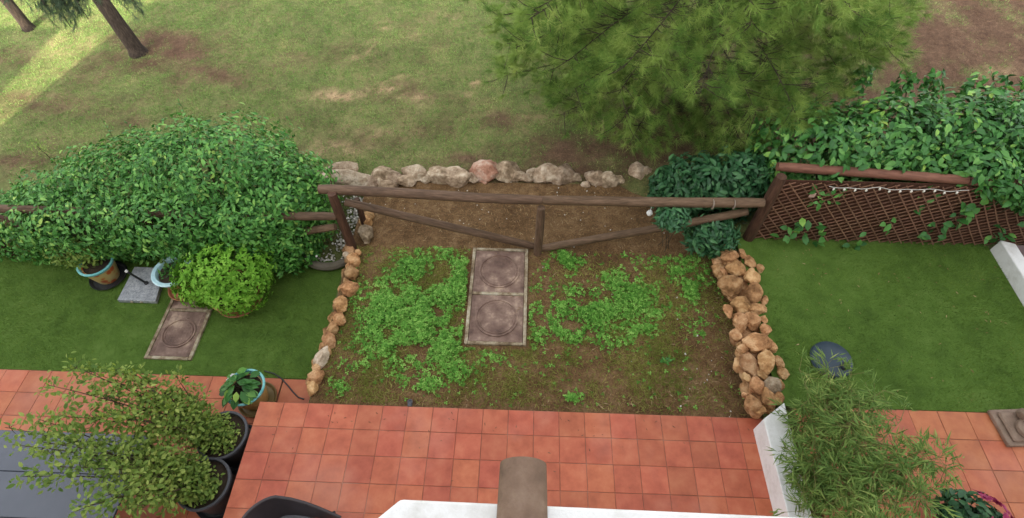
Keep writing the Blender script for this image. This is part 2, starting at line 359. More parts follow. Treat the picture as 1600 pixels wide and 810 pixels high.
def leaf_bake(name, tm, P, Y, N, S, mat, parent=None, kind=None, rnd=None, smooth=False):
    T, F = tm; X, Y, Z = frames(Y, N); n = len(P); k = len(T)
    S = np.broadcast_to(np.asarray(S, float), (n,))[:, None, None]
    V = P[:, None] + S * (T[None, :, 0:1] * X[:, None] + T[None, :, 1:2] * Y[:, None] + T[None, :, 2:3] * Z[:, None])
    V = V.reshape(-1, 3) - np.array(origin(parent))
    FF = (F[None] + (np.arange(n) * k)[:, None, None]).reshape(-1, 3)
    r = rng.random(n) if rnd is None else rnd
    o = put(name, tri_mesh(name, V, FF, mat, np.repeat(r, k), smooth), parent)
    if kind: o['kind'] = kind
    return o
def leaf_objs(tm, P, Y, N, S, mats, parent, name='leaf'):
    """single leaves as parts sharing one mesh per material"""
    X, Y, Z = frames(Y, N); og = origin(parent); mes = []
    for m in mats: mes.append(tri_mesh(name, tm[0], tm[1], m, np.zeros(len(tm[0])), True))
    for i in range(len(P)):
        o = bpy.data.objects.new(name, mes[i % len(mes)]); COL.objects.link(o); o.parent = parent
        s = float(S[i]); M = Matrix(((X[i, 0], Y[i, 0], Z[i, 0]), (X[i, 1], Y[i, 1], Z[i, 1]), (X[i, 2], Y[i, 2], Z[i, 2])))
        o.location = Vector(P[i]) - og; o.rotation_euler = M.to_euler(); o.scale = (s, s, s)
def ell_points(ells, n, depth=.22, bumps=.20, seed=1):
    """points and outward directions spread through the outer shell of a bumpy union of ellipsoids"""
    A = np.array([e[3] * e[4] + e[4] * e[5] + e[3] * e[5] for e in ells]); A = A / A.sum(); Ps = []; Ds = []
    for (cx, cy, cz, rx, ry, rz), a in zip(ells, A):
        k = int(n * a * 1.5) + 5; d = nrmz(rng.normal(size=(k, 3))); c = np.array([cx, cy, cz]); r = np.array([rx, ry, rz])
        q = d * r; b = 1 + bumps * (fbm(q + c, 2.3, seed, 3) * 2 - 1) * 2.3
        rad = (1 - depth * rng.random(k) ** 1.6) * b
        p = c + q * rad[:, None]; Ps.append(p); Ds.append(nrmz(d / r))
    P = np.concatenate(Ps); D = np.concatenate(Ds); keep = np.ones(len(P), bool)
    for cx, cy, cz, rx, ry, rz in ells:
        q = (P - [cx, cy, cz]) / [rx, ry, rz]; keep &= (q * q).sum(1) > (1 - depth - .18) ** 2
    P = P[keep]; D = D[keep]; return P, D
def foliage(root, ells, n, size, tm, mats, zmin, nobj=0, depth=.25, droop=.5, upb=.6, name='foliage', seed=1, shoots=0):
    P, D = ell_points(ells, n, depth, seed=seed); k = P[:, 2] > zmin; P = P[k]; D = D[k]; n = len(P)
    tang = nrmz(np.cross(D, rng.normal(size=(n, 3))))
    Y = nrmz(tang * .9 + D * .45 + np.array([0, 0, -droop])); N = nrmz(D * .8 + np.array([0, 0, upb]) + rng.normal(size=(n, 3)) * .52)
    S = rng.uniform(size[0], size[1], n)
    if nobj:
        px, py = proj(P); q = (P - np.array([0, 0, HC])); dist = np.linalg.norm(q, axis=1)
        facing = (D * -q).sum(1) / dist; inn = (px > 5) & (px < 1595) & (py > 5)
        score = S / dist * np.where(inn, 1, .2) * np.clip(facing + .3, 0, 1)
        idx = np.argsort(-score); top = idx[:nobj]; rest = idx[nobj:]
        leaf_objs(tm, P[top], Y[top], N[top], S[top], [mats], root)
    else: rest = np.arange(n)
    A = [P[rest]]; B = [Y[rest]]; C_ = [N[rest]]; G = [S[rest]]
    if shoots:                                                         # stray shoots standing out of the mass
        ix = rng.choice(np.where(D[:, 2] > .05)[0], shoots); m = MB()
        for i in ix:
            p = P[i]; d = nrmz((D[i] * .7 + np.array([0, 0, .6]) + rng.normal(size=3) * .3)[None])[0]; L = rng.uniform(.10, .26); m.tube([p - d * .1, p + d * L], [.004, .002], 4, cap=False)
            q = 9; t_ = np.linspace(.15, 1, q)[:, None]; A.append(p + d * L * t_); B.append(nrmz(rng.normal(size=(q, 3)) + d * .7)); C_.append(d + rng.normal(size=(q, 3)) * .5); G.append(np.linspace(size[1] * .85, size[0] * .8, q))
        m.build('shoot', TWIG, root)['kind'] = 'stuff'
    A, B, C_, G = np.concatenate(A), np.concatenate(B), np.concatenate(C_), np.concatenate(G)
    leaf_bake(name, tm, A, B, C_, G, mats, root, 'stuff' if nobj else None, smooth=True)
def stems(root, base, ells, n, r=.012, mat=None, name='stem'):
    m = MB()
    for i in range(n):
        e = ells[i % len(ells)]; d = nrmz(rng.normal(size=(1, 3)))[0]; d[2] = abs(d[2])
        tip = Vector((e[0] + e[3] * d[0] * .85, e[1] + e[4] * d[1] * .85, e[2] + e[5] * d[2] * .8))
        b = Vector((base[0] + (e[0] - base[0]) * .7 + rng.uniform(-.15, .15), base[1] + (e[1] - base[1]) * .5 + rng.uniform(-.1, .1), base[2]))
        mid = b.lerp(tip, .5) + Vector((rng.uniform(-.08, .08), rng.uniform(-.08, .08), .12)); m.tube([b, mid, tip], [r, r * .7, r * .25], 5)
    return m.build(name, mat or TWIG, root, True)
LEAFT = leaf_tmpl(.52, .06, .14); LEAFM = leaf_tmpl(.46, .09, .2); LEAFN2 = leaf_tmpl(.34, .07, .25); LEAFQ = leaf_tmpl(.54, .09, .22); LEAFW = leaf_tmpl(.62, .07, .18); LEAFN = leaf_tmpl(.36, .05, .1)

# rocks ------------------------------------------------------------
def rock_mesh(mat, seed, sub=4):
    bm = bmesh.new(); bmesh.ops.create_icosphere(bm, subdivisions=sub, radius=1); r = np.random.default_rng(seed)
    V = np.array([v.co[:] for v in bm.verts])
    for _ in range(16):
        d = nrmz(r.normal(size=(1, 3)))[0]; h = r.uniform(.58, .88); k = V @ d; V = V - np.where(k > h, k - h, 0)[:, None] * d * .95
    V = V * (1 + .30 * (fbm(V, 1.6, seed, 3)[:, None] - .5)) * (1 + .20 * (fbm(V, 3.6, seed + 3, 4)[:, None] - .5) - .10 * np.clip(.42 - fbm(V, 5.5, seed + 9, 2)[:, None], 0, 1) * 2)
    for v, c in zip(bm.verts, V): v.co = c
    me = bpy.data.meshes.new('stone'); bm.to_mesh(me); bm.free(); me.materials.append(mat)
    me.polygons.foreach_set('use_smooth', [True] * len(me.polygons)); me.set_sharp_from_angle(angle=R_(55)); return me
ROCKS = {m.name: [rock_mesh(m, 10 * j + k) for k in range(7)] for j, m in enumerate((OCHRE, LIME, REDST, BUFF))}
def stone(root, px, py, rx, ry, z, mat, zs=.75, label=None, ground=False, yk=1.0):
    p = at(px, py, z); Zc = (HC - z) / math.sin(R_(PITCH) + math.atan((py - 405) / FPX)) * math.cos(math.atan((py - 405) / FPX))
    k = Zc / FPX; o = bpy.data.objects.new('stone', random.choice(ROCKS[mat.name])); link(o, root)
    o.location = p - origin(root); a = rx * k * 1.16; b = ry * k * 1.22 * yk
    o.scale = (a, b, max(.05, zs * (a + b) / 2)); o.rotation_euler = (random.uniform(-.25, .25), random.uniform(-.25, .25), random.uniform(-.3, .3) + random.choice((0, math.pi)))
    if label: o['label'] = label
    return o

# ================================================================== THE SETTING
def axis(a, b, st, far):
    core = np.arange(a, b + 1e-6, st); out = []; x = b; d = st
    while x < far: d *= 1.5; x += d; out.append(x)
    lo = []; x = a; d = st
    while x > -far: d *= 1.5; x -= d; lo.append(x)
    return np.concatenate([lo[::-1], core, out])
BARE = [(245, 72, 85, 32, .95), (200, 110, 110, 22, .6), (90, 165, 110, 22, .7), (330, 118, 100, 16, .6), (420, 105, 60, 12, .5), (215, 190, 45, 12, .6), (30, 245, 70, 18, .65),
        (860, 275, 190, 22, .95), (1000, 230, 200, 45, .95), (1500, 60, 190, 110, 1.0), (1300, 170, 260, 90, .95), (1600, 150, 200, 120, 1.0), (1120, 160, 220, 90, .9), (1200, 60, 200, 90, .8), (790, 190, 50, 18, .5),
        (740, 250, 70, 16, .7), (500, 290, 60, 12, .7), (560, 215, 90, 18, .45), (600, 150, 100, 20, .4), (20, 90, 60, 14, .6), (500, 90, 110, 14, .3), (680, 200, 60, 20, .4)]
SAND = [(525, 150, 45, 7, .95), (605, 140, 28, 9, .85), (645, 155, 22, 12, .8), (625, 122, 10, 4, .8), (600, 38, 18, 14, .5), (585, 75, 10, 12, .5), (565, 88, 12, 5, .6), (750, 130, 14, 7, .7), (745, 145, 14, 6, .6),
        (520, 228, 60, 10, .5), (580, 203, 40, 8, .45), (645, 212, 20, 6, .5), (490, 240, 30, 8, .5), (655, 60, 20, 8, .3), (1560, 112, 30, 10, .5), (700, 25, 50, 12, .25), (830, 188, 30, 6, .5), (90, 70, 60, 25, .25)]
def masks(X, Y, Z):
    P = np.stack([X, Y, Z], 1); px, py = proj(P); inside = Y > 4
    j1 = (fbm(P, 1.1, 5) - .5) * 90; j2 = (fbm(P, 1.3, 9) - .5) * 45
    b = blobs(px + j1, py + j2, BARE) * inside; s = blobs(px + j1 * .6, py + j2 * .5, SAND) * inside
    n = fbm(P, 2.2, 2, 4); n2 = fbm(P, 6.5, 12, 2); b = np.clip(b * 1.2 + (n - .55) * 1.3 + (n2 - .5) * .9 * (.35 + b), 0, 1); s = np.clip(s * (fbm(P, 8.5, 21, 3) * 4.2 - 1.35), 0, 1)
    return b, s
gx = axis(-14, 13, .1, 400); gy = axis(-2, 15, .1, 400)
XX, YY = np.meshgrid(gx, gy); X = XX.ravel(); Y = YY.ravel(); Z = hz(X, Y)
P3 = np.stack([X, Y, Z * 0], 1)
und = np.where((Y > 5.4) & (Y < 60), .05 * (fbm(P3, .5, 3, 3) - .5) + .02 * (fbm(P3, 4, 4, 2) - .5), 0) * sstep(6.6, 7.6, Y)
bare, sand = masks(X, Y, Z); Zg = Z + und - .012 * (Y < 6.6)
nx = len(gx); ny = len(gy); ii = np.arange(nx * ny).reshape(ny, nx)
F = np.stack([ii[:-1, :-1].ravel(), ii[:-1, 1:].ravel(), ii[1:, 1:].ravel(), ii[1:, :-1].ravel()], 1)
me = tri_mesh('ground', np.stack([X, Y, Zg], 1), F, LAWN, None, True)
for nm, arr in (('bare', bare), ('sand', sand)):
    a_ = me.attributes.new(nm, 'FLOAT', 'POINT'); a_.data.foreach_set('value', arr.astype(np.float32))
tag(put('ground', me), 'worn grassy lawn with bare brown patches sloping behind the fence', kind='structure')
def sheet(name, x0, x1, y0, y1, zf, mat, st=.08, label=None):
    xs = np.linspace(x0, x1, max(2, int((x1 - x0) / st))); ys = np.linspace(y0, y1, max(2, int((y1 - y0) / st)))
    A, B = np.meshgrid(xs, ys); A = A.ravel(); B = B.ravel(); C = zf(A, B); nx = len(xs); ii = np.arange(len(A)).reshape(len(ys), nx)
    F = np.stack([ii[:-1, :-1].ravel(), ii[:-1, 1:].ravel(), ii[1:, 1:].ravel(), ii[1:, :-1].ravel()], 1)
    return tag(put(name, tri_mesh(name, np.stack([A, B, C], 1), F, mat, None, True)), label, kind='structure')
def soilz(a, b): return .012 + .05 * (fbm(np.stack([a, b, a * 0], 1), 2.2, 8, 3) - .5) * np.clip((b - 2.6) * 3, 0, 1)
sheet('soil_bed', -2.6, 3.05, 2.50, 6.45, soilz, SOIL, .06, 'brown weedy garden soil between the two stone edgings')
sheet('artificial_turf', -8.6, -2.66, 3.07, 5.05, lambda a, b: ZL + .006 + .012 * (fbm(np.stack([a, b, a * 0], 1), 1.2, 6, 2) - .5), TURFB, .08, 'dark green artificial turf of the lower left garden')
sheet('artificial_turf', 3.05, 6.615, 2.62, 5.16, lambda a, b: ZR + .006 + .012 * (fbm(np.stack([a, b, a * 0], 1), 1.2, 6, 2) - .5), TURFB, .08, 'green artificial turf of the raised right garden')
sheet('turf_strip', -8.6, -5.9, 5.055, 5.35, lambda a, b: ZL + .004 + 0 * a, surf('yellow_grass', [(.16, .16, .03), (.26, .22, .05)], 12, .9, .5, .02), .1, 'yellowish grass strip behind the left fence rail')

def terrace(x0, x1, y0, y1, z, tile, mat, label, th):
    m = MB(); m.box(((x0 + x1) / 2, (y0 + y1) / 2, z - th / 2 - .0045), (x1 - x0, y1 - y0, th), 0)
    root = tag(m.build('terrace', GROUT), label, kind='structure')
    b = MB(); b.box((0, 0, 0), (tile - .007, tile - .007, .02), 0, 0, .003); t = b.build('tile', mat); me = t.data
    bpy.data.objects.remove(t)
    nxx = int(round((x1 - x0) / tile)); nyy = int(round((y1 - y0) / tile))
    for j in range(nyy):
        for i in range(nxx):
            o = bpy.data.objects.new('tile', me); COL.objects.link(o); o.parent = root
            o.location = (x0 + (i + .5) * tile + random.uniform(-.0012, .0012), y1 - (j + .5) * tile + random.uniform(-.0012, .0012), z - .008 + random.uniform(-.0014, .0014))
            o.rotation_euler = (random.uniform(-.003, .003), random.uniform(-.003, .003), random.choice((0, 1, 2, 3)) * math.pi / 2 + random.uniform(-.004, .004))
    return root
TS = .3035
terrace(-3.165, 2.905, 2.54 - 9 * TS, 2.54, ZT, TS, TILE, 'terracotta tiled terrace in the middle at the bottom', .55)
terrace(-3.19 - 15 * .315, -3.19, 3.06 - 8 * .315, 3.06, ZL + .02, .315, TILE2, 'terracotta tiled terrace of the left neighbour', .2)
terrace(3.20, 3.20 + 10 * .33, 2.61 - 8 * .33, 2.61, ZR + .02, .33, TILE2, 'terracotta tiled terrace of the right neighbour', .4)
m = MB(); m.box((-2.92, 2.80, ZL + .008), (.50, .50, .024)); tag(m.build('paving', TILE2), 'terracotta paving strip between left terrace and stone edging', kind='structure')

# ---------------- grass
def lawn_grass():
    n = 760000; X = rng.uniform(-13.2, 12.4, n); Y = 5.5 + 8.6 * rng.random(n) ** .85
    vis = np.abs(X + .2) < (3.6 + .80 * Y); X = X[vis]; Y = Y[vis]
    Z = hz(X, Y); P3 = np.stack([X, Y, Z * 0], 1)
    Z = Z + (.05 * (fbm(P3, .5, 3, 3) - .5) + .02 * (fbm(P3, 4, 4, 2) - .5)) * sstep(6.6, 7.6, Y) - .01
    b, s = masks(X, Y, Z); dens = (1 - b) * (1 - s) * np.clip(.12 + 1.5 * (fbm(P3, 7.5, 31, 2) - .22), .08, 1)
    dens = np.where((Y < 6.5) & (X > -2.6), 0, dens); dens = np.where((Y < 6.3) & (X > 2), 0, dens)
    k = rng.random(len(X)) < dens; X, Y, Z = X[k], Y[k], Z[k]; n = len(X)
    D = np.stack([rng.normal(size=n) * .75, rng.normal(size=n) * .75, np.full(n, .75)], 1); N = rng.normal(size=(n, 3))
    o = leaf_bake('lawn_grass', blade_tmpl(.16), np.stack([X, Y, Z], 1), D, N, rng.uniform(.03, .075, n), GRASS, kind='stuff'); tag(o, 'short patchy grass of the lawn behind the boulders', 'grass')
    n = 60000; X = rng.uniform(-12, 12, n); Y = rng.uniform(5.6, 13.5, n); Z = hz(X, Y); b, s = masks(X, Y, Z); k = rng.random(n) < np.clip(b + .12, 0, 1); X, Y, Z = X[k], Y[k], Z[k]; n = len(X)
    D = np.stack([rng.normal(size=n), rng.normal(size=n), rng.random(n) * .35], 1)
    o = leaf_bake('needle_litter', blade_tmpl(.10), np.stack([X, Y, Z + .012], 1), D, np.stack([rng.normal(size=n) * .3, rng.normal(size=n) * .3, np.ones(n)], 1), rng.uniform(.05, .11, n), LITTER, kind='stuff'); tag(o, 'fallen brown pine needles on the bare ground under the pine', 'pine needles')
lawn_grass()
def turf_fibres(x0, x1, y0, y1, z, label):
    n = int((x1 - x0) * (y1 - y0) * 6500); X = rng.uniform(x0, x1, n); Y = rng.uniform(y0, y1, n)
    P3 = np.stack([X, Y, 0 * X], 1); lean = (fbm(P3, 3, 44, 2) - .5) * 3
    D = np.stack([lean + rng.normal(size=n) * .5, rng.normal(size=n) * .5 - .3, np.full(n, .8)], 1)
    o = leaf_bake('turf_pile', blade_tmpl(.13), np.stack([X, Y, np.full(n, z)], 1), D, rng.normal(size=(n, 3)), rng.uniform(.02, .036, n), TURF, kind='stuff'); tag(o, label, 'turf')
turf_fibres(-8.5, -2.72, 3.08, 5.03, ZL + .004, 'short dark fibres of the left artificial turf')
turf_fibres(3.2, 6.61, 2.62, 5.13, ZR + .004, 'short green fibres of the right artificial turf')

CLOV = [(660, 430, 36, 34, 1), (640, 480, 50, 44, .95), (690, 520, 40, 42, 1), (640, 535, 45, 35, .8), (700, 460, 28, 50, .7), (600, 495, 28, 40, .5), (575, 545, 26, 28, .3), (655, 598, 30, 14, .45), (700, 575, 26, 14, .3), (765, 570, 22, 10, .3), (520, 600, 14, 18, .3), (560, 480, 14, 40, .2),
        (880, 410, 17, 14, 1), (868, 478, 34, 28, .7), (930, 492, 44, 20, .95), (900, 515, 40, 16, .85), (985, 465, 32, 22, .95), (1010, 438, 44, 12, .35), (1062, 428, 30, 10, .4), (1068, 460, 15, 12, .8), (1005, 520, 24, 12, .7), (1050, 408, 50, 7, .3), (960, 540, 40, 14, .25), (1090, 505, 20, 16, .2), (835, 500, 14, 30, .6), (900, 620, 12, 7, .4), (850, 450, 22, 14, .5), (1030, 490, 20, 10, .3)]
def clover():
    n = 135000; X = rng.uniform(-2.45, 2.95, n); Y = rng.uniform(2.62, 5.05, n); P3 = np.stack([X, Y, 0 * X], 1); px, py = proj(P3)
    d = blobs(px + (fbm(P3, 3, 3) - .5) * 46, py + (fbm(P3, 3, 13) - .5) * 46, CLOV) * (fbm(P3, 4.5, 77, 3) * 3.4 - .95) + .005
    k = (rng.random(n) < np.clip(d * 1.15, 0, 1) * .62) & ~((X > -.80) & (X < .10) & (Y > 3.40)); X, Y = X[k], Y[k]; px, py = px[k], py[k]; n = len(X); dd = np.clip(d[k], 0, 1)
    Z = soilz(X, Y) + .012 + rng.random(n) * (.02 + .11 * dd); c = np.stack([X, Y, Z], 1)
    tm = (np.array([(0, 0, 0), (-.42, .55, .06), (0, .6, -.02), (.42, .55, .06), (-.3, .98, .0), (.3, .98, .0), (0, .86, -.03)], float), np.array([(0, 2, 1), (0, 3, 2), (1, 2, 4), (2, 6, 4), (2, 3, 5), (2, 5, 6)]))
    a0 = rng.uniform(0, 6.28, n); tilt = rng.normal(size=(n, 3)) * .42 + np.array([0, 0, 1]); tilt = nrmz(tilt); Ps = []; Ys = []; Ns = []; rr = rng.random(n)
    for j in range(3):
        a = a0 + j * 2.094; y = np.stack([np.cos(a), np.sin(a), np.full(n, -.12)], 1); Ps.append(c); Ys.append(y); Ns.append(tilt)
    S = np.tile(rng.uniform(.015, .031, n), 3)
    o = leaf_bake('clover_patch', tm, np.concatenate(Ps), np.concatenate(Ys), np.concatenate(Ns), S, LEAF_CLOV, kind='stuff', rnd=np.tile(rr, 3)); tag(o, 'bright green clover growing in patches on the brown soil', 'clover')
    n = 190000; X = rng.uniform(-2.5, 3.0, n); Y = rng.uniform(2.6, 5.05, n); P3 = np.stack([X, Y, 0 * X], 1); px, py = proj(P3)
    G = [(640, 500, 130, 120, .9), (930, 540, 170, 70, .9), (800, 590, 200, 40, .6), (1000, 470, 140, 70, .6), (560, 600, 60, 30, .5), (1000, 600, 120, 35, .55), (590, 400, 60, 20, .5), (580, 580, 50, 60, .6)]
    d = blobs(px, py, G) * np.clip(fbm(P3, 3.2, 51, 3) * 3.2 - 1.0, .04, 1) * .8 + .02; k = (rng.random(n) < d) & ~((X > -.80) & (X < .10) & (Y > 3.40)); X, Y = X[k], Y[k]; n = len(X)
    D = np.stack([rng.normal(size=n) * .8, rng.normal(size=n) * .8, np.full(n, .35)], 1)
    o = leaf_bake('weedy_grass', blade_tmpl(.10), np.stack([X, Y, soilz(X, Y)], 1), D, rng.normal(size=(n, 3)), rng.uniform(.035, .095, n), WEED, kind='stuff'); tag(o, 'thin weedy grass on the garden soil around the clover', 'grass')
    n = 12000; X = rng.uniform(-2.5, 3.0, n); Y = rng.uniform(2.56, 6.3, n); P3 = np.stack([X, Y, 0 * X], 1); px, py = proj(P3)
    d = blobs(px, py, [(1070, 610, 70, 22, 1), (1130, 560, 30, 70, .6), (960, 625, 120, 14, .5), (800, 340, 260, 40, .35), (950, 350, 150, 40, .3), (720, 630, 200, 12, .2), (700, 335, 200, 35, .5), (1000, 320, 120, 30, .4)]) + .08; k = rng.random(n) < d; X, Y = X[k], Y[k]; n = len(X)
    D = np.stack([rng.normal(size=n), rng.normal(size=n), rng.random(n) * .25], 1)
    o = leaf_bake('dry_straw', lance_tmpl(.13, .05), np.stack([X, Y, soilz(X, Y) + .014], 1), D, np.tile([0., 0, 1], (n, 1)) + rng.normal(size=(n, 3)) * .2, rng.uniform(.025, .09, n), STRAW, kind='stuff'); tag(o, 'dry straw and leaf bits lying on the brown soil', 'straw')
    n = 95; X = rng.uniform(3.4, 6.55, n); Y = rng.uniform(2.7, 5.0, n)
    D = np.stack([rng.normal(size=n), rng.normal(size=n), 0 * X], 1)
    o = leaf_bake('fallen_leaf_bits', lance_tmpl(.22, .05), np.stack([X, Y, np.full(n, ZR + .034)], 1), D, np.tile([0., 0, 1], (n, 1)) + rng.normal(size=(n, 3)) * .2, rng.uniform(.02, .06, n), STRAW, kind='stuff'); tag(o, 'pale fallen leaf bits on the right artificial turf', 'leaf bits')
clover()
n = 70; X = rng.uniform(-3.0, 2.85, n); Y = 2.50 - np.abs(rng.normal(size=n)) * .35
o = leaf_bake('terrace_leaf_bits', lance_tmpl(.25, .05), np.stack([X, Y, np.full(n, ZT + .006)], 1), np.stack([rng.normal(size=n), rng.normal(size=n), 0 * X], 1), np.tile([0., 0, 1], (n, 1)) + rng.normal(size=(n, 3)) * .2, rng.uniform(.012, .045, n), LITTER, kind='stuff'); tag(o, 'tiny dry leaf bits lying on the middle terrace', 'leaf bits')
def pebbles(name, poly_px, n, z, mat, r, label):
    bm = bmesh.new(); bmesh.ops.create_icosphere(bm, subdivisions=1, radius=1); bm.verts.index_update(); T = np.array([v.co[:] for v in bm.verts]); Fq = np.array([[v.index for v in f.verts] for f in bm.faces]); bm.free()
    P = []
    while len(P) < n:
        px, py, rx, ry = random.choice(poly_px); q = at(px + random.gauss(0, rx), py + random.gauss(0, ry), 0); zz = z if z is not None else float(hz(q.x, q.y)) + .01
        q = at(px + random.gauss(0, rx), py + random.gauss(0, ry), zz); P.append(q[:])
    P = np.array(P); o = leaf_bake(name, (T * [1, .8, .55], Fq), P, rng.normal(size=(n, 3)) * [1, 1, .15], np.tile([0., 0, 1], (n, 1)) + rng.normal(size=(n, 3)) * .2, rng.uniform(r * .5, r, n), mat, kind='stuff'); tag(o, label, 'pebbles')
PEB = leafmat('white_pebble', [(0, (.38, .34, .29)), (.6, (.6, .56, .5)), (1, (.76, .73, .68))], 0, .7)
pebbles('white_pebbles', [(560, 312, 12, 5), (562, 330, 9, 7), (555, 345, 7, 7), (545, 370, 6, 9), (535, 380, 8, 8), (566, 322, 8, 6), (500, 402, 25, 4), (568, 290, 10, 4)], 620, None, PEB, .026, 'white pebbles beside the left fence post')
pebbles('white_pebbles', [(830, 340, 160, 25), (950, 300, 60, 14), (700, 320, 80, 16), (1000, 480, 60, 60), (1120, 600, 30, 40)], 90, .02, PEB, .016, 'small pale pebbles scattered on the soil behind the fence')

# ================================================================== BUILDINGS (behind the camera; they throw the shade)
root = thing('house', (0, -4.5, 0), 'white house with a ledge and clay spout at the bottom edge', 'house')
m = MB(); m.box((8.6, -4.75, 3.6), (42.6, 8.1, 8.2)); m.build('wall', WHITE, root)
m = MB(); x0, x1 = -12.85, 30.3; m.add([(x0, -.3, 7.72), (x1, -.3, 7.72), (x1, -4.75, 10.1), (x0, -4.75, 10.1), (x0, -9.2, 7.72), (x1, -9.2, 7.72)], [(0, 1, 2, 3), (3, 2, 5, 4), (0, 3, 4), (1, 5, 2), (0, 4, 5, 1)]); m.build('roof', TERRA, root)
l0, l1, l2 = at(625, 781, 4.3), at(1230, 806, 4.3), at(588, 818, 4.3)
m = MB(); m.prism([(-.455, .527), (2.6, .505), (2.6, -.72), (-1.6, -.72), (-1.42, -.35)], 4.12, 4.30)
led = m.build('ledge', WHITE, root, bevel=.012)
m = MB(); V = []; F = []; n = 14; seg = [(.673, .094), (.52, .097), (.3, .101), (-.1, .106), (-.6, .112)]
for y, r in seg:
    for rr in (r, r - .014):
        for k in range(n + 1):
            a = math.pi * k / n; V.append((.022 + rr * math.cos(a), y + (.012 * math.sin(a) if y > .6 else 0), 4.304 + rr * .72 * math.sin(a)))
q = n + 1
for i in range(len(seg) - 1):
    for k in range(n):
        a = i * 2 * q + k; b = a + 2 * q; F += [(a, a + 1, b + 1, b), (a + q, b + q, b + q + 1, a + q + 1)]
    for k in (0, n):
        a = i * 2 * q + k; F.append((a, a + 2 * q, a + 3 * q, a + q))
for k in range(n): F.append((k, k + q, k + q + 1, k + 1))
m.add(V, F); m.build('spout_tile', CLAY, root, True)
m = MB()
for i, xx in enumerate((-8, -3, 3, 8)):
    m = MB(); m.box((xx, -.698, 1.3), (1.6, .06, 2.2)); wdo = m.build('window', WHITE, root); m = MB(); m.box((xx, -.665, 1.3), (1.36, .02, 1.96)); m.build('pane', TABLEM, wdo)
root = thing('house', (-19, -4.5, 0), 'neighbouring white house beyond the gap on the left', 'house')
m = MB(); m.box((-23.35, -4.75, 2.7), (18, 8.1, 6.6)); m.build('wall', WHITE, root); m = MB(); m.box((-23.35, -4.75, 6.06), (18.3, 8.4, .12)); m.build('roof', TERRA, root)

# ================================================================== WALLS AND STONES
a, b, c, d = at(1193, 655, .46), at(1226, 629, .46), at(1272, 818, .46), at(1235, 818, .46)
m = MB(); e = (c - b) * .9; f_ = (d - a) * .9; m.prism([a[:2], b[:2], (c + e)[:2], (d + f_)[:2]], .02, .46)
tag(m.build('garden_wall', WHITE, bevel=.012), 'low white wall on the right edge of the middle terrace', 'wall')
m = MB(); m.prism([(6.80, 1.0), (6.80, 5.0), (6.62, 5.06), (6.62, 1.0)], 0, ZR + .22)
tag(m.build('garden_wall', WHITE, bevel=.015), 'low white wall at the far right edge of the turf', 'wall')
m = MB(); m.box((7.78, 3.05, ZR + .03), (1.95, 4.1, .06)); tag(m.build('paving', surf('dusky_paving', [(.17, .12, .12), (.25, .18, .18)], 9, .8, .3, .005)), 'dusky paving beyond the far right white wall', kind='structure')

sw = thing('stone_wall', (3.1, 4, 0), 'thick low wall of ochre rubble stones right of the soil bed', 'stone wall')
for px, py, rx, ry in [(1133, 391, 10, 9), (1138, 403, 16, 13), (1160, 397, 6, 9), (1171, 410, 9, 11), (1148, 419, 16, 14), (1173, 433, 14, 15), (1143, 448, 19, 18), (1178, 459, 16, 18), (1156, 477, 14, 17), (1138, 487, 7, 12), (1178, 483, 18, 10), (1157, 505, 11, 17), (1176, 503, 13, 14), (1193, 499, 6, 7), (1151, 523, 10, 9), (1196, 517, 9, 10), (1180, 537, 25, 17), (1172, 571, 13, 20), (1198, 568, 15, 20), (1217, 568, 8, 11), (1181, 604, 14, 14), (1207, 601, 16, 15), (1224, 584, 9, 9), (1177, 629, 13, 12), (1198, 622, 12, 18), (1217, 623, 10, 10), (1160, 545, 8, 9), (1205, 540, 9, 10), (1190, 585, 9, 9), (1165, 590, 7, 9), (1187, 642, 9, 7), (1150, 500, 6, 8), (1188, 421, 6, 8), (1130, 424, 6, 8), (1195, 470, 6, 9), (1216, 600, 9, 9)]:
    stone(sw, px, py, rx * .97, ry * .97, .36 + random.uniform(-.02, .05), LIME if (py > 600 and random.random() < .35) else OCHRE, .72)
for i in range(64):
    t_ = i / 63; px = 1140 + 55 * t_ + random.uniform(-22, 22); py = 395 + 245 * t_ + random.uniform(-4, 4); stone(sw, px, py, 12, 12, .22, OCHRE, .8)
se = thing('stone_edging', (-2.6, 4, 0), 'single row of ochre stones between the left turf and soil', 'stone edging')
for px, py, rx, ry in [(574, 338, 9, 9), (573, 349, 11, 9), (573, 367, 12, 14), (547, 390, 8, 9), (553, 408, 11, 12), (550, 429, 12, 12), (545, 452, 14, 13), (533, 476, 12, 15), (530, 499, 10, 10), (521, 516, 9, 11), (515, 533, 11, 14), (502, 560, 10, 20), (493, 590, 12, 13), (487, 608, 9, 11), (541, 400, 5, 6), (560, 395, 5, 6), (541, 440, 5, 6), (524, 492, 5, 6), (511, 548, 7, 8), (547, 416, 6, 6), (494, 575, 6, 7)]:
    stone(se, px, py, rx, ry, .05 + random.uniform(-.02, .03), LIME if random.random() < .15 else OCHRE, 1.0)
for px, py in [(548, 405), (545, 430), (538, 455), (528, 480), (523, 500), (515, 520), (508, 542), (497, 570), (488, 595), (545, 392)]: stone(se, px, py, 10, 12, -.2, OCHRE, 1.0)
random.seed(5)
bo = thing('boulder_border', (-.6, 6.55, 0), 'uneven row of pale boulders between the soil and the lawn', 'boulders')
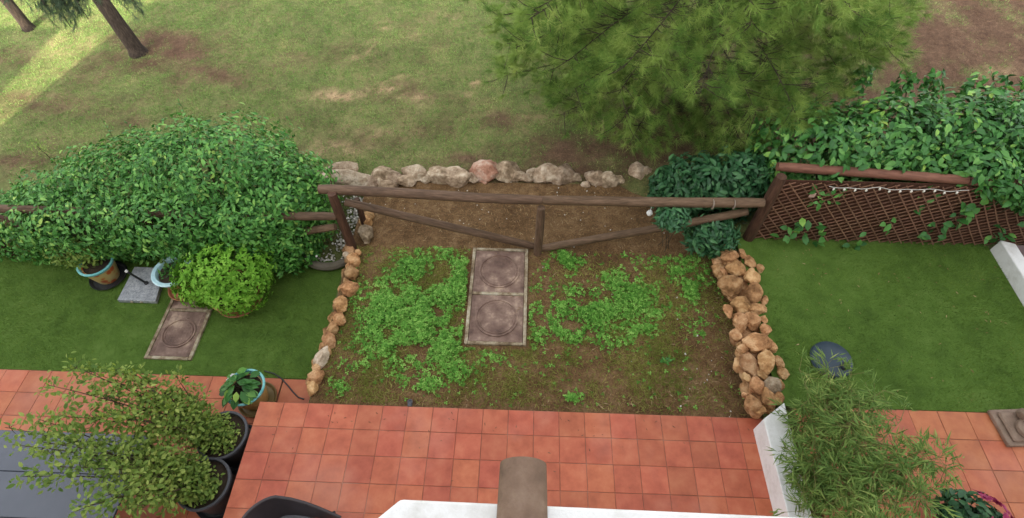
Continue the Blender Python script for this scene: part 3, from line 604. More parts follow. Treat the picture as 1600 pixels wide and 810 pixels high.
for px, py, rx, ry, mt in [(538, 267, 20, 8, LIME), (552, 281, 34, 11, LIME), (508, 280, 15, 10, LIME), (580, 287, 10, 8, BUFF), (596, 277, 14, 12, BUFF), (604, 292, 15, 6, BUFF), (616, 278, 12, 11, LIME), (668, 280, 9, 6, BUFF), (736, 279, 9, 7, BUFF), (812, 276, 10, 7, BUFF), (832, 272, 8, 7, BUFF), (898, 279, 9, 6, BUFF), (922, 274, 8, 6, BUFF), (966, 281, 8, 6, LIME), (650, 273, 17, 10, BUFF), (634, 282, 11, 10, LIME), (690, 276, 22, 13, BUFF), (712, 278, 18, 13, LIME), (760, 270, 20, 15, REDST), (790, 270, 21, 12, BUFF), (850, 274, 22, 13, BUFF), (876, 275, 18, 14, BUFF), (933, 280, 15, 10, BUFF), (948, 281, 15, 11, LIME), (996, 270, 11, 14, LIME), (1010, 267, 7, 8, LIME), (915, 288, 6, 4, LIME), (822, 279, 9, 6, BUFF)]:
    stone(bo, px, py, rx * 1.25, ry * 1.3, .05, mt, .72)
tag(stone(None, 1030, 297, 7, 3, .02, LIME, .5), 'small pale chip of stone lying right of the boulders', 'stone')
tag(stone(None, 792, 317 - 4, 6, 3, .02, LIME, .5), 'small pale stone on soil under the middle rail', 'stone')
tag(stone(None, 573, 357 + 20, 6, 4, .03, LIME, .6), 'small grey stone at the foot of the left post', 'stone')

# ================================================================== FENCES
fe = thing('log_fence', (0, 5.03, 0), 'brown round log fence with V braces behind the soil bed', 'fence')
PB = Vector((.206, 5.007, 0))
log_part('post', (-2.57, 5.03, -.1), (-2.57, 5.03, 1.17), .07, .066, DWOOD, fe)
log_part('post', (PB.x, PB.y, -.1), (PB.x, PB.y, 1.03), .062, .06, WOOD, fe)
r0 = at(499, 296, 1.14); r1 = at(845, 313, 1.12); r2 = at(1193, 318, 1.13)
log_part('rail', r0, r1 + Vector((.02, 0, 0)), .07, .065, WOOD, fe, 14)
log_part('rail', r1 + Vector((.024, 0, 0)), r2, .065, .068, WOOD, fe, 14)
q0 = Vector((-2.46, 5.06, .98)); q1 = Vector((PB.x - .03, 5.06, .10)); log_part('brace', q0, q1, .058, .055, WOOD, fe)
q0 = Vector((PB.x + .06, 5.06, .06)); q1 = Vector((3.02, 5.12, .93)); log_part('brace', q0, q1, .056, .056, WOOD, fe)
dr = Vector((1, .02, 0)); TIE = plain('pale_tie', (.24, .19, .15))
for px, hw in ((1113, .006), (1146, .004)):
    m = MB(); p = at(px, 319, 1.14); m.tube([p - dr * hw, p + dr * hw], .0725, 14); m.build('cable_tie', TIE, fe)
le = thing('log_fence', (-6, 4.98, ZL), 'lower brown log fence half hidden by the left hedge', 'fence')
a = at(-60, 348, ZL + 1.13); b = at(545, 342, ZL + 1.13); b.y = 5.0; a.y = 4.98
log_part('rail', (-9, 4.98, ZL + 1.1), (-5.4, 4.99, ZL + 1.1), .06, .06, WOOD, le, 14); log_part('rail', (-5.39, 4.99, ZL + 1.1), (-2.62, 5.0, ZL + 1.1), .06, .06, WOOD, le, 14)
log_part('post', (-8.05, 4.98, ZL - .1), (-8.05, 4.98, ZL + 1.03), .066, .066, DWOOD, le); log_part('post', (-5.4, 4.99, ZL - .1), (-5.4, 4.99, ZL + 1.03), .066, .066, DWOOD, le)
log_part('brace', (-7.95, 5.04, ZL + .98), (-6.2, 4.95, ZL + .25), .056, .056, DWOOD, le)
log_part('post', (-2.46, 5.42, -.3), (-2.46, 5.44, .62), .05, .042, DWOOD, le)
log_part('brace', (-2.7, 5.03, ZL + .86), (-5.2, 5.04, ZL + .12), .056, .056, WOOD, le)
m = MB(); pts = []
for k in range(13):
    an = math.pi * (1.02 + .96 * k / 12); pts.append(Vector((-3.02 + .34 * math.cos(an), 5.12 + .26 * math.sin(an), ZL + .1)))
m.tube(pts, .065, 8); tag(m.build('curved_stone', surf('mossy_stone', [(.11, .095, .07), (.19, .165, .125)], 9, .9, .6, .015), None, True), 'grey brown curved kerb stone below the left hedge end', 'kerb stone')

# trellis ----------------------------------------------------------
tr = thing('trellis_fence', (5.3, 5.1, ZR), 'brown diagonal lattice fence with a log rail on the right', 'fence')
TY = 5.12; TX0, TX1 = 3.26, 7.9; TZ0, TZ1 = ZR + .03, ZR + 1.17
log_part('post', (3.235, 5.16, 0), (3.235, 5.16, ZR + 1.23), .08, .075, DWOOD, tr)
log_part('post', (5.65, 5.2, ZR), (5.65, 5.2, ZR + 1.15), .065, .065, DWOOD, tr); log_part('post', (7.95, 5.2, ZR), (7.95, 5.2, ZR + 1.15), .065, .065, DWOOD, tr)
log_part('rail', at(1214, 260, ZR + 1.24), (5.55, 5.17, ZR + 1.24), .062, .06, RWOOD, tr, 14); log_part('rail', (5.56, 5.17, ZR + 1.24), (8.1, 5.19, ZR + 1.24), .06, .06, RWOOD, tr, 14)
m = MB(); m.box((5.6, TY + .035, ZR + .6), (4.62, .012, 1.16)); m.build('screen_mat', surf('brown_screen_mat', [(.035, .012, .007), (.066, .026, .014), (.11, .048, .026)], 30, .9, .6, .006, grain=(3, 3, .4)), tr)
SLAT = surf('lattice_willow', [(.105, .048, .028), (.185, .095, .058), (.27, .155, .105)], 14, .8, .3, .003, grain=(6, 6, 1), var=.25)
def wob(x): return .035 * math.sin(2.1 * (x - 3.3)) * (1 if x > 5.6 else .35)
def slat(u0, v0, u1, v1, off, wd):
    m = MB(); n = 5; V = []; F = []; d = Vector((u1 - u0, 0, v1 - v0)).normalized(); nn = Vector((-d.z, 0, d.x)) * wd / 2
    for i in range(n):
        t_ = i / (n - 1); x = u0 + (u1 - u0) * t_; z = v0 + (v1 - v0) * t_
        sag = 0 if x < 5.4 else -.16 * (x - 5.4) * (z - TZ0) / (TZ1 - TZ0) * .5 + .05 * math.sin(3 * (x - 5.4)) * ((z - TZ0) / (TZ1 - TZ0))
        c = Vector((x, TY + off + min(0, wob(x)) * .6, z + sag))
        for s, y in ((-1, -.004), (1, -.004), (1, .004), (-1, .004)): V.append(c + nn * s + Vector((0, y, 0)))
    for i in range(n - 1):
        for k in range(4): F.append((4 * i + k, 4 * i + (k + 1) % 4, 4 * i + 4 + (k + 1) % 4, 4 * i + 4 + k))
    F += [(3, 2, 1, 0), tuple(4 * (n - 1) + k for k in range(4))]
    m.add(V, F); m.build('slat', SLAT, tr)
def clipline(px, pz, dx, dz):
    t0, t1 = -99, 99
    for p, d, lo, hi in ((px, dx, TX0, TX1), (pz, dz, TZ0, TZ1)):
        a, b = (lo - p) / d, (hi - p) / d; t0 = max(t0, min(a, b)); t1 = min(t1, max(a, b))
    return (px + t0 * dx, pz + t0 * dz, px + t1 * dx, pz + t1 * dz) if t1 - t0 > .08 else None
x = TX0 - 1.1
while x < TX1 + .1:
    c = clipline(x, TZ1, .88, -1)
    if c: slat(*c, -.010, .016)
    x += .148 + random.uniform(-.008, .008)
z = TZ0 - 4.64 * .5
while z < TZ1:
    c = clipline(TX0, z, 1, .5)
    if c: slat(*c, .002, .014)
    z += .082 + random.uniform(-.004, .004)
st = thing('string_lights', (4.6, 5.05, ZR + 1.15), 'white fairy light string hanging under the right fence rail', 'string lights')
pts = []; 
for k in range(26):
    t_ = k / 25; x = 3.85 + 1.75 * t_; pts.append(Vector((x, 5.085, ZR + 1.155 - .03 * abs(math.sin(t_ * 9)) - .01 * math.sin(t_ * 31))))
m = MB(); m.tube(pts, .005, 5); m.build('wire', plain('pale_wire', (.45, .42, .38)), st)
for k in range(1, 25, 2):
    p = pts[k] + Vector((random.uniform(-.01, .01), -.012, -.022)); m = MB(); m.lathe([(.003, .022), (.012, .012), (.014, 0), (.009, -.016), (.001, -.024)], p, 8); m.build('bulb', plain('frosted_bulb', (.72, .68, .6), .3), st, True)
m = MB(); p = at(1263, 289, ZR + .98); m.box((p.x, 5.09, ZR + .98), (.075, .012, .075), 0, 0, .003); tag(m.build('tag', plain('pale_pink_tag', (.52, .34, .28))), 'small pale pink square tag on the brown lattice', 'tag')
m = MB(); p = at(1015, 333, .92); m.lathe([(.004, -.045), (.03, -.033), (.043, 0), (.03, .033), (.004, .045)], p, 12); m.tube([p + Vector((0, 0, .04)), p + Vector((0.01, .02, .22))], .005, 5)
tag(m.build('hanging_ball', WHITE, None, True), 'small white ball hanging by the dark shrub under the rail', 'ball')

# ================================================================== MANHOLES
def manhole(x0, x1, y0, y1, z, n, label):
    root = thing('manhole', ((x0 + x1) / 2, (y0 + y1) / 2, z), label, 'manhole'); fw = .045
    m = MB(); zt = z + .035; h = .08
    m.box((x0 + fw / 2, (y0 + y1) / 2, zt - h / 2), (fw, y1 - y0, h)); m.box((x1 - fw / 2, (y0 + y1) / 2, zt - h / 2), (fw, y1 - y0, h))
    L = (y1 - y0 - fw * (n + 1)) / n
    for k in range(n + 1): m.box(((x0 + x1) / 2, y0 + fw / 2 + k * (L + fw), zt - h / 2 - .002), (x1 - x0 - 2 * fw - .004, fw, h))
    m.build('frame', CONC, root, bevel=.008)
    for k in range(n):
        cy = y0 + fw + L / 2 + k * (L + fw); cx = (x0 + x1) / 2; wx = x1 - x0 - 2 * fw - .012; wy = L - .012
        m = MB(); m.box((cx, cy, zt - .03), (wx, wy, .03)); 
        for i in range(3):
            g = .012 + .016 * i; 
            for sx in (-1, 1): m.box((cx + sx * (wx / 2 - g), cy, zt - .0135), (.006, wy - 2 * g, .005))
        cv = m.build('cover', RUST, root); r = min(wx, wy) * .375
        m = MB(); m.lathe([(r + .022, -.006), (r + .022, .016), (r + .006, .016), (r, .0), (r - .014, .0), (r - .018, .010), (r - .03, .010), (r - .036, .004), (0.001, .005)], (cx, cy, zt - .012), 40)
        for i in range(-4, 5):
            for j in range(-4, 5):
                gx_, gy_ = i * r * .19, j * r * .19
                if math.hypot(gx_, gy_) < r * .84: m.box((cx + gx_, cy + gy_, zt - .0065), (r * .10, r * .10, .005))
        m.box((cx, cy + r + .018, zt - .006), (.07, .035, .008)); lid = m.build('lid', RUST, cv)
manhole(-.755, .065, 3.455, 5.06, .015, 2, 'pair of rusty manhole covers in pale frame amid clover')
s_ = (HC - ZL) / HC
manhole(-5.18, -4.52, 3.28, 4.86, ZL + .005, 2, 'pair of rusty manhole covers in the left turf')
for o in bpy.data.objects:
    if o.name == 'manhole.001': o.rotation_euler = (0, 0, R_(0))

# ================================================================== POTS, FURNITURE AND SMALL THINGS ON THE LEFT
def pot_prof(r, h, lip=.03, taper=.72, wall=.02):
    return [(r * taper * .98, 0), (r * taper, .005), (r * .93, h - .07), (r * .95, h - .05), (r + lip * .3, h - .045), (r + lip * .3, h - .004), (r, h), (r - wall, h - .003), (r - wall - .008, h - .06), (.002, h - .062)]
def saucer(x, y, z, r, mat, label):
    m = MB(); m.lathe([(r * .85, 0), (r, .035), (r - .004, .045), (r - .015, .043), (r * .84, .012), (.002, .012)], (x, y, z), 30); return tag(m.build('saucer', mat, None, True), label, 'saucer')
def branchy(root, base, tips, nper, size, tm, mat, jit, rb=.012, t0=.3, name='foliage', tipmat=None, tipn=0):
    m = MB(); Ps = []; Ds = []; TP = []
    for tp in tips:
        tp = Vector(tp); b = Vector(base) + Vector((random.uniform(-.08, .08), random.uniform(-.08, .08), 0))
        mid = b.lerp(tp, .45) + Vector((0, 0, .22 * (tp - b).length)); pts = []
        for k in range(7):
            t_ = k / 6; pts.append((1 - t_) ** 2 * b + 2 * t_ * (1 - t_) * mid + t_ * t_ * tp)
        m.tube(pts, [rb * (1 - .75 * k / 6) for k in range(7)], 5)
        A = np.array([p[:] for p in pts]); tt = t0 + (1 - t0) * rng.random(nper) ** .8; ix = np.clip((tt * 6).astype(int), 0, 5); fr = (tt * 6 - ix)[:, None]
        c = A[ix] * (1 - fr) + A[ix + 1] * fr; d = nrmz(rng.normal(size=(nper, 3))); rad = rng.random(nper) ** .6 * jit * (1.1 - .6 * tt)
        tw = nrmz(d + (A[ix + 1] - A[ix]) * 2)
        for q in range(0, nper, max(6, nper // 8)):
            e = c[q] + d[q] * rad[q]; m.tube([c[q], (c[q] + e) / 2 + [0, 0, .02], e], [.004, .003, .0015], 4)
        Ps.append(c + d * rad[:, None]); Ds.append(tw); TP.append(tp)
    m.build('branch', TWIG, root, True); P = np.concatenate(Ps); D = np.concatenate(Ds); n = len(P)
    Y = nrmz(D + rng.normal(size=(n, 3)) * .5 + np.array([0, 0, -.1])); N = nrmz(np.array([0, 0, 1.]) + rng.normal(size=(n, 3)) * .5); S = rng.uniform(*size, n)
    leaf_bake(name, tm, P, Y, N, S, mat, root, smooth=True)
    if tipmat:
        P = np.concatenate([np.array(t)[None] + rng.normal(size=(tipn, 3)) * .05 for t in TP]); n = len(P); Y = rng.normal(size=(n, 3)) + [0, 0, .5]; N = rng.normal(size=(n, 3)) * .5 + [0, 0, 1]
        leaf_bake('young_leaves', tm, P, Y, N, rng.uniform(size[0], size[1], n), tipmat, root, smooth=True)
# two big grey tubs with airy bushes
def tubplant(px, py, tips, label, nper, tipm):
    c = at(px, py, ZL + .5); zb = ZL + .02
    saucer(c.x, c.y, zb, .30, BLACKP, 'black saucer under the ' + ('upper' if py < 700 else 'lower') + ' grey tub beside the terrace')
    root = thing('potted_bush', (c.x, c.y, zb + .014), label, 'potted plant', 'grey tubs with airy bushes')
    m = MB(); m.lathe(pot_prof(.285, .48, .02, .8), (c.x, c.y, zb + .014), 36); m.build('pot', GREYP, root, True)
    m = MB(); m.lathe([(.262, .42), (.18, .435), (.002, .44)], (c.x, c.y, zb + .014), 24); m.build('soil', SOILM, root)
    branchy(root, (c.x, c.y, zb + .42), [at(*t_) for t_ in tips], int(nper * 1.05), (.042, .078), LEAFT, LEAF_POT, .25, tipmat=LEAF_TIP if tipm else None, tipn=16)
    P, D = ell_points([(c.x - .12, c.y + .02, zb + .60, .28, .26, .24), (c.x - .36, c.y + .10, zb + .75, .3, .26, .26), (c.x + .06, c.y - .05, zb + .5, .17, .18, .12)], 1500, .8, .35); n = len(P)
    leaf_bake('low_foliage', LEAFT, P, nrmz(rng.normal(size=(n, 3))), D + [0, 0, .8] + rng.normal(size=(n, 3)) * .4, rng.uniform(.035, .065, n), LEAF_POT, root, smooth=True)
tubplant(347, 680, [(112, 572, 1.1), (140, 580, 1.0), (178, 577, 1.0), (205, 582, .9), (275, 588, .6), (75, 602, 1.15), (88, 650, 1.1), (150, 615, 1.0), (220, 625, .8), (190, 655, .9), (150, 650, 1.0), (255, 640, .7), (280, 660, .5), (300, 645, .45), (320, 665, .35), (230, 675, .7), (262, 620, .6)], 'airy green bush in the upper grey tub by the terrace', 155, True)
tubplant(318, 756, [(8, 668, 1.25), (20, 695, 1.3), (60, 690, 1.2), (100, 680, 1.1), (130, 715, 1.1), (95, 730, 1.2), (35, 745, 1.25), (180, 690, .85), (225, 715, .7), (225, 770, .7), (165, 775, 1.05), (120, 798, 1.2), (200, 795, .9), (280, 730, .35), (300, 765, .2), (160, 740, 1.0), (260, 790, .4), (60, 655, 1.1)], 'airy green bush in the lower grey tub by the dark table', 170, False)
# dark table
root = thing('garden_table', at(90, 740, ZL), 'dark grey garden table under the airy bushes', 'table'); zt = ZL + .74
c0 = at(232, 680, zt); m = MB()
for y1_, y0_ in ((c0.y, c0.y - .44), (c0.y - .446, c0.y - .9), (c0.y - .906, c0.y - 1.35)):
    m = MB(); m.box((c0.x - .95, (y0_ + y1_) / 2, zt - .015), (1.9, y1_ - y0_, .03), 0, 0, .004); m.build('table_panel', TABLEM, root)
m = MB(); m.box((c0.x - .95, c0.y - .675, zt - .06), (1.8, 1.25, .05)); m.build('frame', BLACKP, root)
for sx in (-.07, -1.83):
    for sy in (-.08, -1.27): m = MB(); m.box((c0.x + sx, c0.y + sy, (ZL + .02 + zt - .085) / 2), (.06, .06, zt - .085 - ZL - .02)); m.build('leg', BLACKP, root)
# turquoise rimmed pot with broad leaves on the left terrace corner
c = at(383, 606, ZL + .42); zb = ZL + .02; saucer(c.x + .02, c.y, zb, .25, surf('brown_glaze', [(.12, .08, .03), (.2, .14, .05)], 9, .4, .1, .003), 'brown saucer under the turquoise rimmed pot on terrace corner')
root = thing('potted_plant', (c.x, c.y, zb + .014), 'turquoise rimmed yellow pot with broad leaves at terrace corner', 'potted plant')
m = MB(); m.lathe([(.15, 0), (.155, .01), (.20, .2), (.215, .352), (.19, .352), (.18, .30), (.002, .30)], (c.x, c.y, zb + .014), 32); m.build('pot', YELLOWCER, root, True)
m = MB(); m.lathe([(.205, .35), (.235, .36), (.25, .40), (.243, .415), (.222, .41), (.205, .36)], (c.x, c.y, zb + .014), 36, cap=False); m.build('rim', TURQ, root, True)
m = MB(); m.lathe([(.205, .345), (.1, .36), (.002, .362)], (c.x, c.y, zb + .014), 24); m.build('soil', SOILM, root)
n = 46; a = rng.uniform(0, 6.28, n); r = rng.random(n) ** .7; P = np.stack([c.x - .03 + .15 * r * np.cos(a), c.y - .02 + .17 * r * np.sin(a), zb + .44 + .16 * (1 - r) + .03 * rng.random(n)], 1)
leaf_objs(LEAFW, P, np.stack([np.cos(a), np.sin(a), -.25 + 0 * a], 1), np.tile([0., 0, 1], (n, 1)) + rng.normal(size=(n, 3)) * .25, rng.uniform(.12, .17, n), [LEAF_BIG], root)
m = MB()
for k in range(9): m.tube([(c.x + random.uniform(-.05, .05), c.y, zb + .36), P[k * 4]], .004, 4)
m.build('stem', TWIG, root)
q = at(357, 594, ZL + .55); n = 12; a = np.arange(n) * 6.283 / 6; P = np.array([q[:]] * 6 + [(q + Vector((.04, .05, .02)))[:]] * 6)
leaf_bake('flower', LEAFW, P, np.stack([np.cos(a), np.sin(a), .1 + 0 * a], 1), np.tile([0., 0, 1], (n, 1)), np.full(n, .035), WFLOWER, root)
# painted pot in a dark saucer, left
c = at(150, 412, ZL + .36); c2 = at(155, 432, ZL)
saucer(c.x, c.y, ZL + .012, .27, BLACKP, 'large black saucer under the painted pot on the left turf')
root = thing('potted_plant', (c.x, c.y, ZL + .026), 'painted yellow pot with red flowers and turquoise rim under hedge', 'potted plant')
pm, t, b, o = newmat('painted_flower_ceramic'); v = t.nodes.new('ShaderNodeTexVoronoi'); v.inputs['Scale'].default_value = 9; t.links.new(posn(t), v.inputs['Vector'])
vr = ramp(t, [(.0, (.42, .06, .02)), (.36, (.50, .13, .03)), (.44, (.55, .40, .16)), (1, (.58, .46, .22))]); t.links.new(v.outputs['Distance'], vr.inputs[0]); t.links.new(vr.outputs[0], b.inputs['Base Color']); b.inputs['Roughness'].default_value = .35
m = MB(); m.lathe([(.15, 0), (.155, .01), (.20, .2), (.22, .322), (.19, .322), (.18, .28), (.002, .28)], (c.x, c.y, ZL + .026), 32); m.build('pot', pm, root, True)
m = MB(); m.lathe([(.21, .318), (.24, .325), (.25, .36), (.243, .37), (.222, .368), (.205, .33)], (c.x, c.y, ZL + .026), 36, cap=False); m.build('rim', TURQ, root, True)
m = MB(); m.lathe([(.205, .31), (.1, .325), (.002, .328)], (c.x, c.y, ZL + .026), 24); m.build('soil', SOILM, root)
e = [(c.x - .10, c.y + .08, ZL + .55, .24, .22, .2), (c.x - .42, c.y + .12, ZL + .45, .3, .2, .22)]
stems(root, (c.x, c.y, ZL + .34), e, 10, .006); foliage(root, e, 700, (.05, .085), LEAFT, LEAF_POT, ZL + .15, name='foliage', depth=.6)
# pale blue rimmed pot
c = at(270, 425, ZL + .40); saucer(c.x + .06, c.y - .05, ZL + .055, .25, TERRA, 'terracotta saucer under the pale blue rimmed pot')
root = thing('potted_plant', (c.x, c.y, ZL + .069), 'pale blue rimmed pot with sparse seedlings beside the granite slab', 'potted plant')
m = MB(); m.lathe([(.15, 0), (.155, .01), (.21, .2), (.24, .325), (.21, .325), (.2, .28), (.002, .28)], (c.x, c.y, ZL + .069), 32); m.build('pot', TERRA, root, True)
m = MB(); m.lathe([(.235, .322), (.275, .33), (.285, .36), (.27, .373), (.225, .366), (.205, .33), (.2, .30)], (c.x, c.y, ZL + .069), 40, cap=False); m.build('rim', PALEBLUE, root, True)
m = MB(); m.lathe([(.215, .315), (.1, .325), (.002, .328)], (c.x, c.y, ZL + .069), 24); m.build('soil', SOILM, root)
n = 60; a = rng.uniform(0, 6.28, n); r = rng.random(n) * .16; P = np.stack([c.x + r * np.cos(a), c.y + r * np.sin(a), ZL + .40 + rng.random(n) * .06], 1); leaf_bake('foliage', LEAFN, P, rng.normal(size=(n, 3)) + [0, 0, .5], rng.normal(size=(n, 3)) + [0, 0, 1], rng.uniform(.05, .1, n), LEAF_BIG, root)
q = at(255, 405, ZL + .52); n = 9; leaf_bake('rim_leaf', LEAFW, np.tile(np.array(q)[None], (n, 1)) + rng.normal(size=(n, 3)) * .03, rng.normal(size=(n, 3)), rng.normal(size=(n, 3)) + [0, 0, 1], rng.uniform(.06, .11, n), LEAF_POT, root)
# bright green bush in terracotta bowl
c = at(366, 455, ZL + .25); saucer(c.x, c.y, ZL + .012, .33, TERRA, 'terracotta saucer under the bright green bush')
root = thing('potted_bush', (c.x, c.y, ZL + .026), 'rounded bright green bush in a terracotta bowl', 'potted plant')
m = MB(); m.lathe(pot_prof(.36, .28, .03, .7), (c.x, c.y, ZL + .026), 36); m.build('pot', TERRA, root, True)
m = MB(); m.lathe([(.33, .225), (.15, .24), (.002, .245)], (c.x, c.y, ZL + .026), 24); m.build('soil', SOILM, root)
b0 = at(352, 424, ZL + .55); e = [(b0.x, b0.y, b0.z, .64, .48, .40), (b0.x + .26, b0.y - .16, b0.z - .08, .42, .38, .32), (b0.x - .26, b0.y - .18, b0.z - .14, .40, .36, .34), (b0.x, b0.y - .28, b0.z - .16, .42, .30, .28)]
stems(root, (c.x, c.y, ZL + .26), e, 18, .01)
P, D = ell_points(e, 1500, .3, .2, 5); k = P[:, 2] > ZL + .12; P, D = P[k], D[k]; n = len(P); Ps, Ys, Ns, Ss, Rr = [], [], [], [], []
rr = rng.random(n)
for j in range(7):                                                     # a rosette of small leaves at every shoot tip
    t1 = nrmz(np.cross(D, rng.normal(size=(n, 3)))); Ps.append(P); Ys.append(nrmz(t1 + D * .45)); Ns.append(D + t1 * -.2); Ss.append(rng.uniform(.045, .07, n)); Rr.append(np.clip(rr + rng.normal(size=n) * .15, 0, .999))
leaf_bake('foliage', LEAFN, np.concatenate(Ps), np.concatenate(Ys), np.concatenate(Ns), np.concatenate(Ss), LEAF_LIME, root, rnd=np.concatenate(Rr))
# granite slab with pole
c = at(215, 450, ZL + .06); root = thing('parasol_base', (c.x, c.y, ZL + .012), 'square grey granite parasol base with short black pole', 'parasol base')
m = MB(); m.prism([at(183, 469, ZL + .08)[:2], at(243, 471, ZL + .08)[:2], at(258, 419, ZL + .08)[:2], at(210, 417, ZL + .08)[:2]], ZL + .012, ZL + .08); m.build('slab', GRAN, root, bevel=.006)
m = MB(); p0 = at(229, 443, ZL + .08); p1 = at(199, 425, ZL + .36); m.tube([p0, p1], .016, 10); m.lathe([(.03, 0), (.03, .02), (.017, .025)], p0, 12); m.build('pole', BLACKP, root, True)
m = MB(); dr = (p1 - p0).normalized(); m.tube([p1 + dr * .002, p1 + dr * .03], .021, 10); m.build('pole_cap', WHITE, root, True)
m = MB()
for px in (207, 222): p = at(px, 471.5, ZL + .04); m.box((p.x, p.y - .012, ZL + .045), (.035, .02, .03), 0, 0, .004)
m.build('lug', CONC, root)
# dark cable on the terrace strip
m = MB(); m.tube([at(*q, ZL + .03) for q in ((413, 580), (428, 584), (440, 592), (450, 603), (458, 613), (466, 621), (475, 624))], .009, 6); tag(m.build('cable', BLACKP, None, True), 'thin dark cable on the left terrace near the turquoise pot', 'cable')
m = MB(); p = at(641, 629, .06); m.tube([p, p + Vector((0, -.06, 0))], .03, 12); m.lathe([(.031, -.01), (.031, .01), (.02, .01), (.018, -.005), (.002, -.005)], p + Vector((0, 0, .02)), 14); tag(m.build('drain_pipe', GREYP, None, True), 'small grey drain pipe end at the terrace front edge', 'pipe')

# tub chair --------------------------------------------------------
cx, cy, zf = -2.24, .93, ZT + .004
root = thing('lounge_chair', (cx, cy, zf), 'dark plum plastic tub chair at the bottom of the terrace', 'chair')
m = MB(); V = []; F = []; N_ = 30
for i in range(N_ + 1):
    t_ = i / N_; a = R_(62) + R_(236) * t_                                    # from the far arm round the back to the near arm
    kx = .30 * math.cos(a); ky = .30 * math.sin(a); back = .5 - .5 * math.cos(a); s_ = sstep(.20, .62, np.array([back]))[0]
    top = .60 + .26 * s_; hgt = .06 + .32 * s_; lean = 1 + .20 * s_ ; ext = 0
    if i < 5: kx += (5 - i) * .075; ky -= (5 - i) * .004; top -= (5 - i) * .012
    if i > N_ - 5: kx += (i - N_ + 5) * .075; ky += (i - N_ + 5) * .004; top -= (i - N_ + 5) * .012
    o_ = Vector((cx + kx * lean, cy + ky * lean, zf + top)); b_ = Vector((cx + kx * .93, cy + ky * .93, zf + top - hgt))
    th = Vector((-math.cos(a), -math.sin(a), 0)) * .03
    V += [o_, o_ + th + Vector((0, 0, .003)), b_ + th, b_]
for i in range(N_):
    for k in range(4): F.append((4 * i + k, 4 * i + (k + 1) % 4, 4 * i + 4 + (k + 1) % 4, 4 * i + 4 + k))
F += [(3, 2, 1, 0), tuple(4 * N_ + k for k in range(4))]
m.add(V, F); ob = m.build('backrest', CHAIRM, root, True, bevel=.008)
m = MB(); m.lathe([(.26, .36), (.30, .38), (.31, .41), (.29, .43), (.002, .425)], (cx + .02, cy, zf), 30, 0, (1.05, 1)); m.build('seat', CHAIRM, root, True)
m = MB(); m.lathe([(.24, .43), (.275, .445), (.28, .48), (.25, .50), (.002, .505)], (cx + .03, cy, zf), 28, 0, (1.05, 1)); m.build('cushion', CUSH, root, True)
for sx in (-.25, .27):
    for sy in (-.25, .25): m = MB(); m.tube([(cx + sx * .8, cy + sy * .8, zf + .40), (cx + sx * 1.15, cy + sy * 1.1, zf)], [.022, .015], 8); m.build('leg', CHAIRM, root, True)
for sy in (1, -1): m = MB(); m.tube([(cx + .42, cy + sy * .29, zf + .50), (cx + .30, cy + sy * .25, zf + .40)], [.016, .018], 8); m.build('arm_support', CHAIRM, root, True)

# ================================================================== RIGHT SIDE THINGS
c = at(1299, 562, ZR + .06); root = thing('parasol_base', (c.x, c.y, ZR), 'round dark blue grey plastic parasol base on the right turf', 'parasol base')
m = MB(); m.lathe([(.235, .02), (.25, .05), (.235, .09), (.17, .12), (.06, .135), (.002, .137)], (c.x, c.y, ZR), 40); m.build('base', DOMEM, root, True)
m = MB(); q = at(1323, 570, ZR + .16); m.tube([(q.x - .05, q.y - .02, ZR + .13), (q.x + .02, q.y - .02, ZR + .15)], .034, 12); m.lathe([(.045, 0), (.045, .03), (.03, .034), (.02, .02), (.002, .02)], (q.x, q.y, ZR + .115), 16); m.build('cap', BLACKP, root, True)
c = at(1588, 668, ZR + .06); root = thing('stone_ornament', (c.x, c.y, ZR + .02), 'brown cast stone garden ornament on a square base', 'ornament')
z0 = ZR + .024; m = MB(); m.box((c.x, c.y, z0 + .025), (.42, .42, .05), R_(4), 0, .008); m.build('base', STATM, root)
m = MB(); m.box((c.x + .02, c.y - .0, z0 + .07), (.34, .34, .04), R_(4), 0, .014); m.build('plinth', STATM, root)
m = MB(); m.lathe([(.11, .09), (.125, .11), (.115, .14), (.09, .15), (.085, .14), (.002, .145)], (c.x + .05, c.y - .05, z0), 26); m.build('bowl', STATM, root, True)
o = bpy.data.objects.new('carved_figure', rock_mesh(STATM, 77)); link(o, root); o.location = Vector((c.x + .06, c.y + .09, z0 + .17)) - origin(root); o.scale = (.11, .09, .10)
# magenta flowers
c = at(1518, 812, ZR + .35); root = thing('flower_pot', (c.x, c.y, ZR + .024), 'potted plant with magenta flowers at the bottom right', 'potted plant')
m = MB(); m.lathe(pot_prof(.17, .27), (c.x, c.y, ZR + .024), 28); m.build('pot', BLACKP, root, True)
e = [(c.x, c.y, ZR + .42, .26, .22, .16), (c.x + .16, c.y - .12, ZR + .38, .2, .18, .14), (c.x - .12, c.y + .05, ZR + .38, .18, .16, .12)]
stems(root, (c.x, c.y, ZR + .26), e, 12, .006); foliage(root, e, 420, (.07, .12), LEAFT, LEAF_DARK, ZR + .15, depth=.5)
Pf, Df = ell_points(e, 110, .05, .05, 9); k = Df[:, 2] > .1; Pf, Df = Pf[k], Df[k]
for i in range(min(16, len(Pf))):
    n = 9; a = np.arange(n) * 6.283 / 4.5; q = Pf[i] + Df[i] * .03; u = nrmz(np.cross(Df[i:i + 1], [[.3, .5, .8]]))[0]; v = np.cross(Df[i], u)
    leaf_bake('flower', LEAFW, np.tile(q, (n, 1)), np.cos(a)[:, None] * u + np.sin(a)[:, None] * v + Df[i] * .4, np.tile(Df[i], (n, 1)), rng.uniform(.05, .075, n), FLOWER, root)
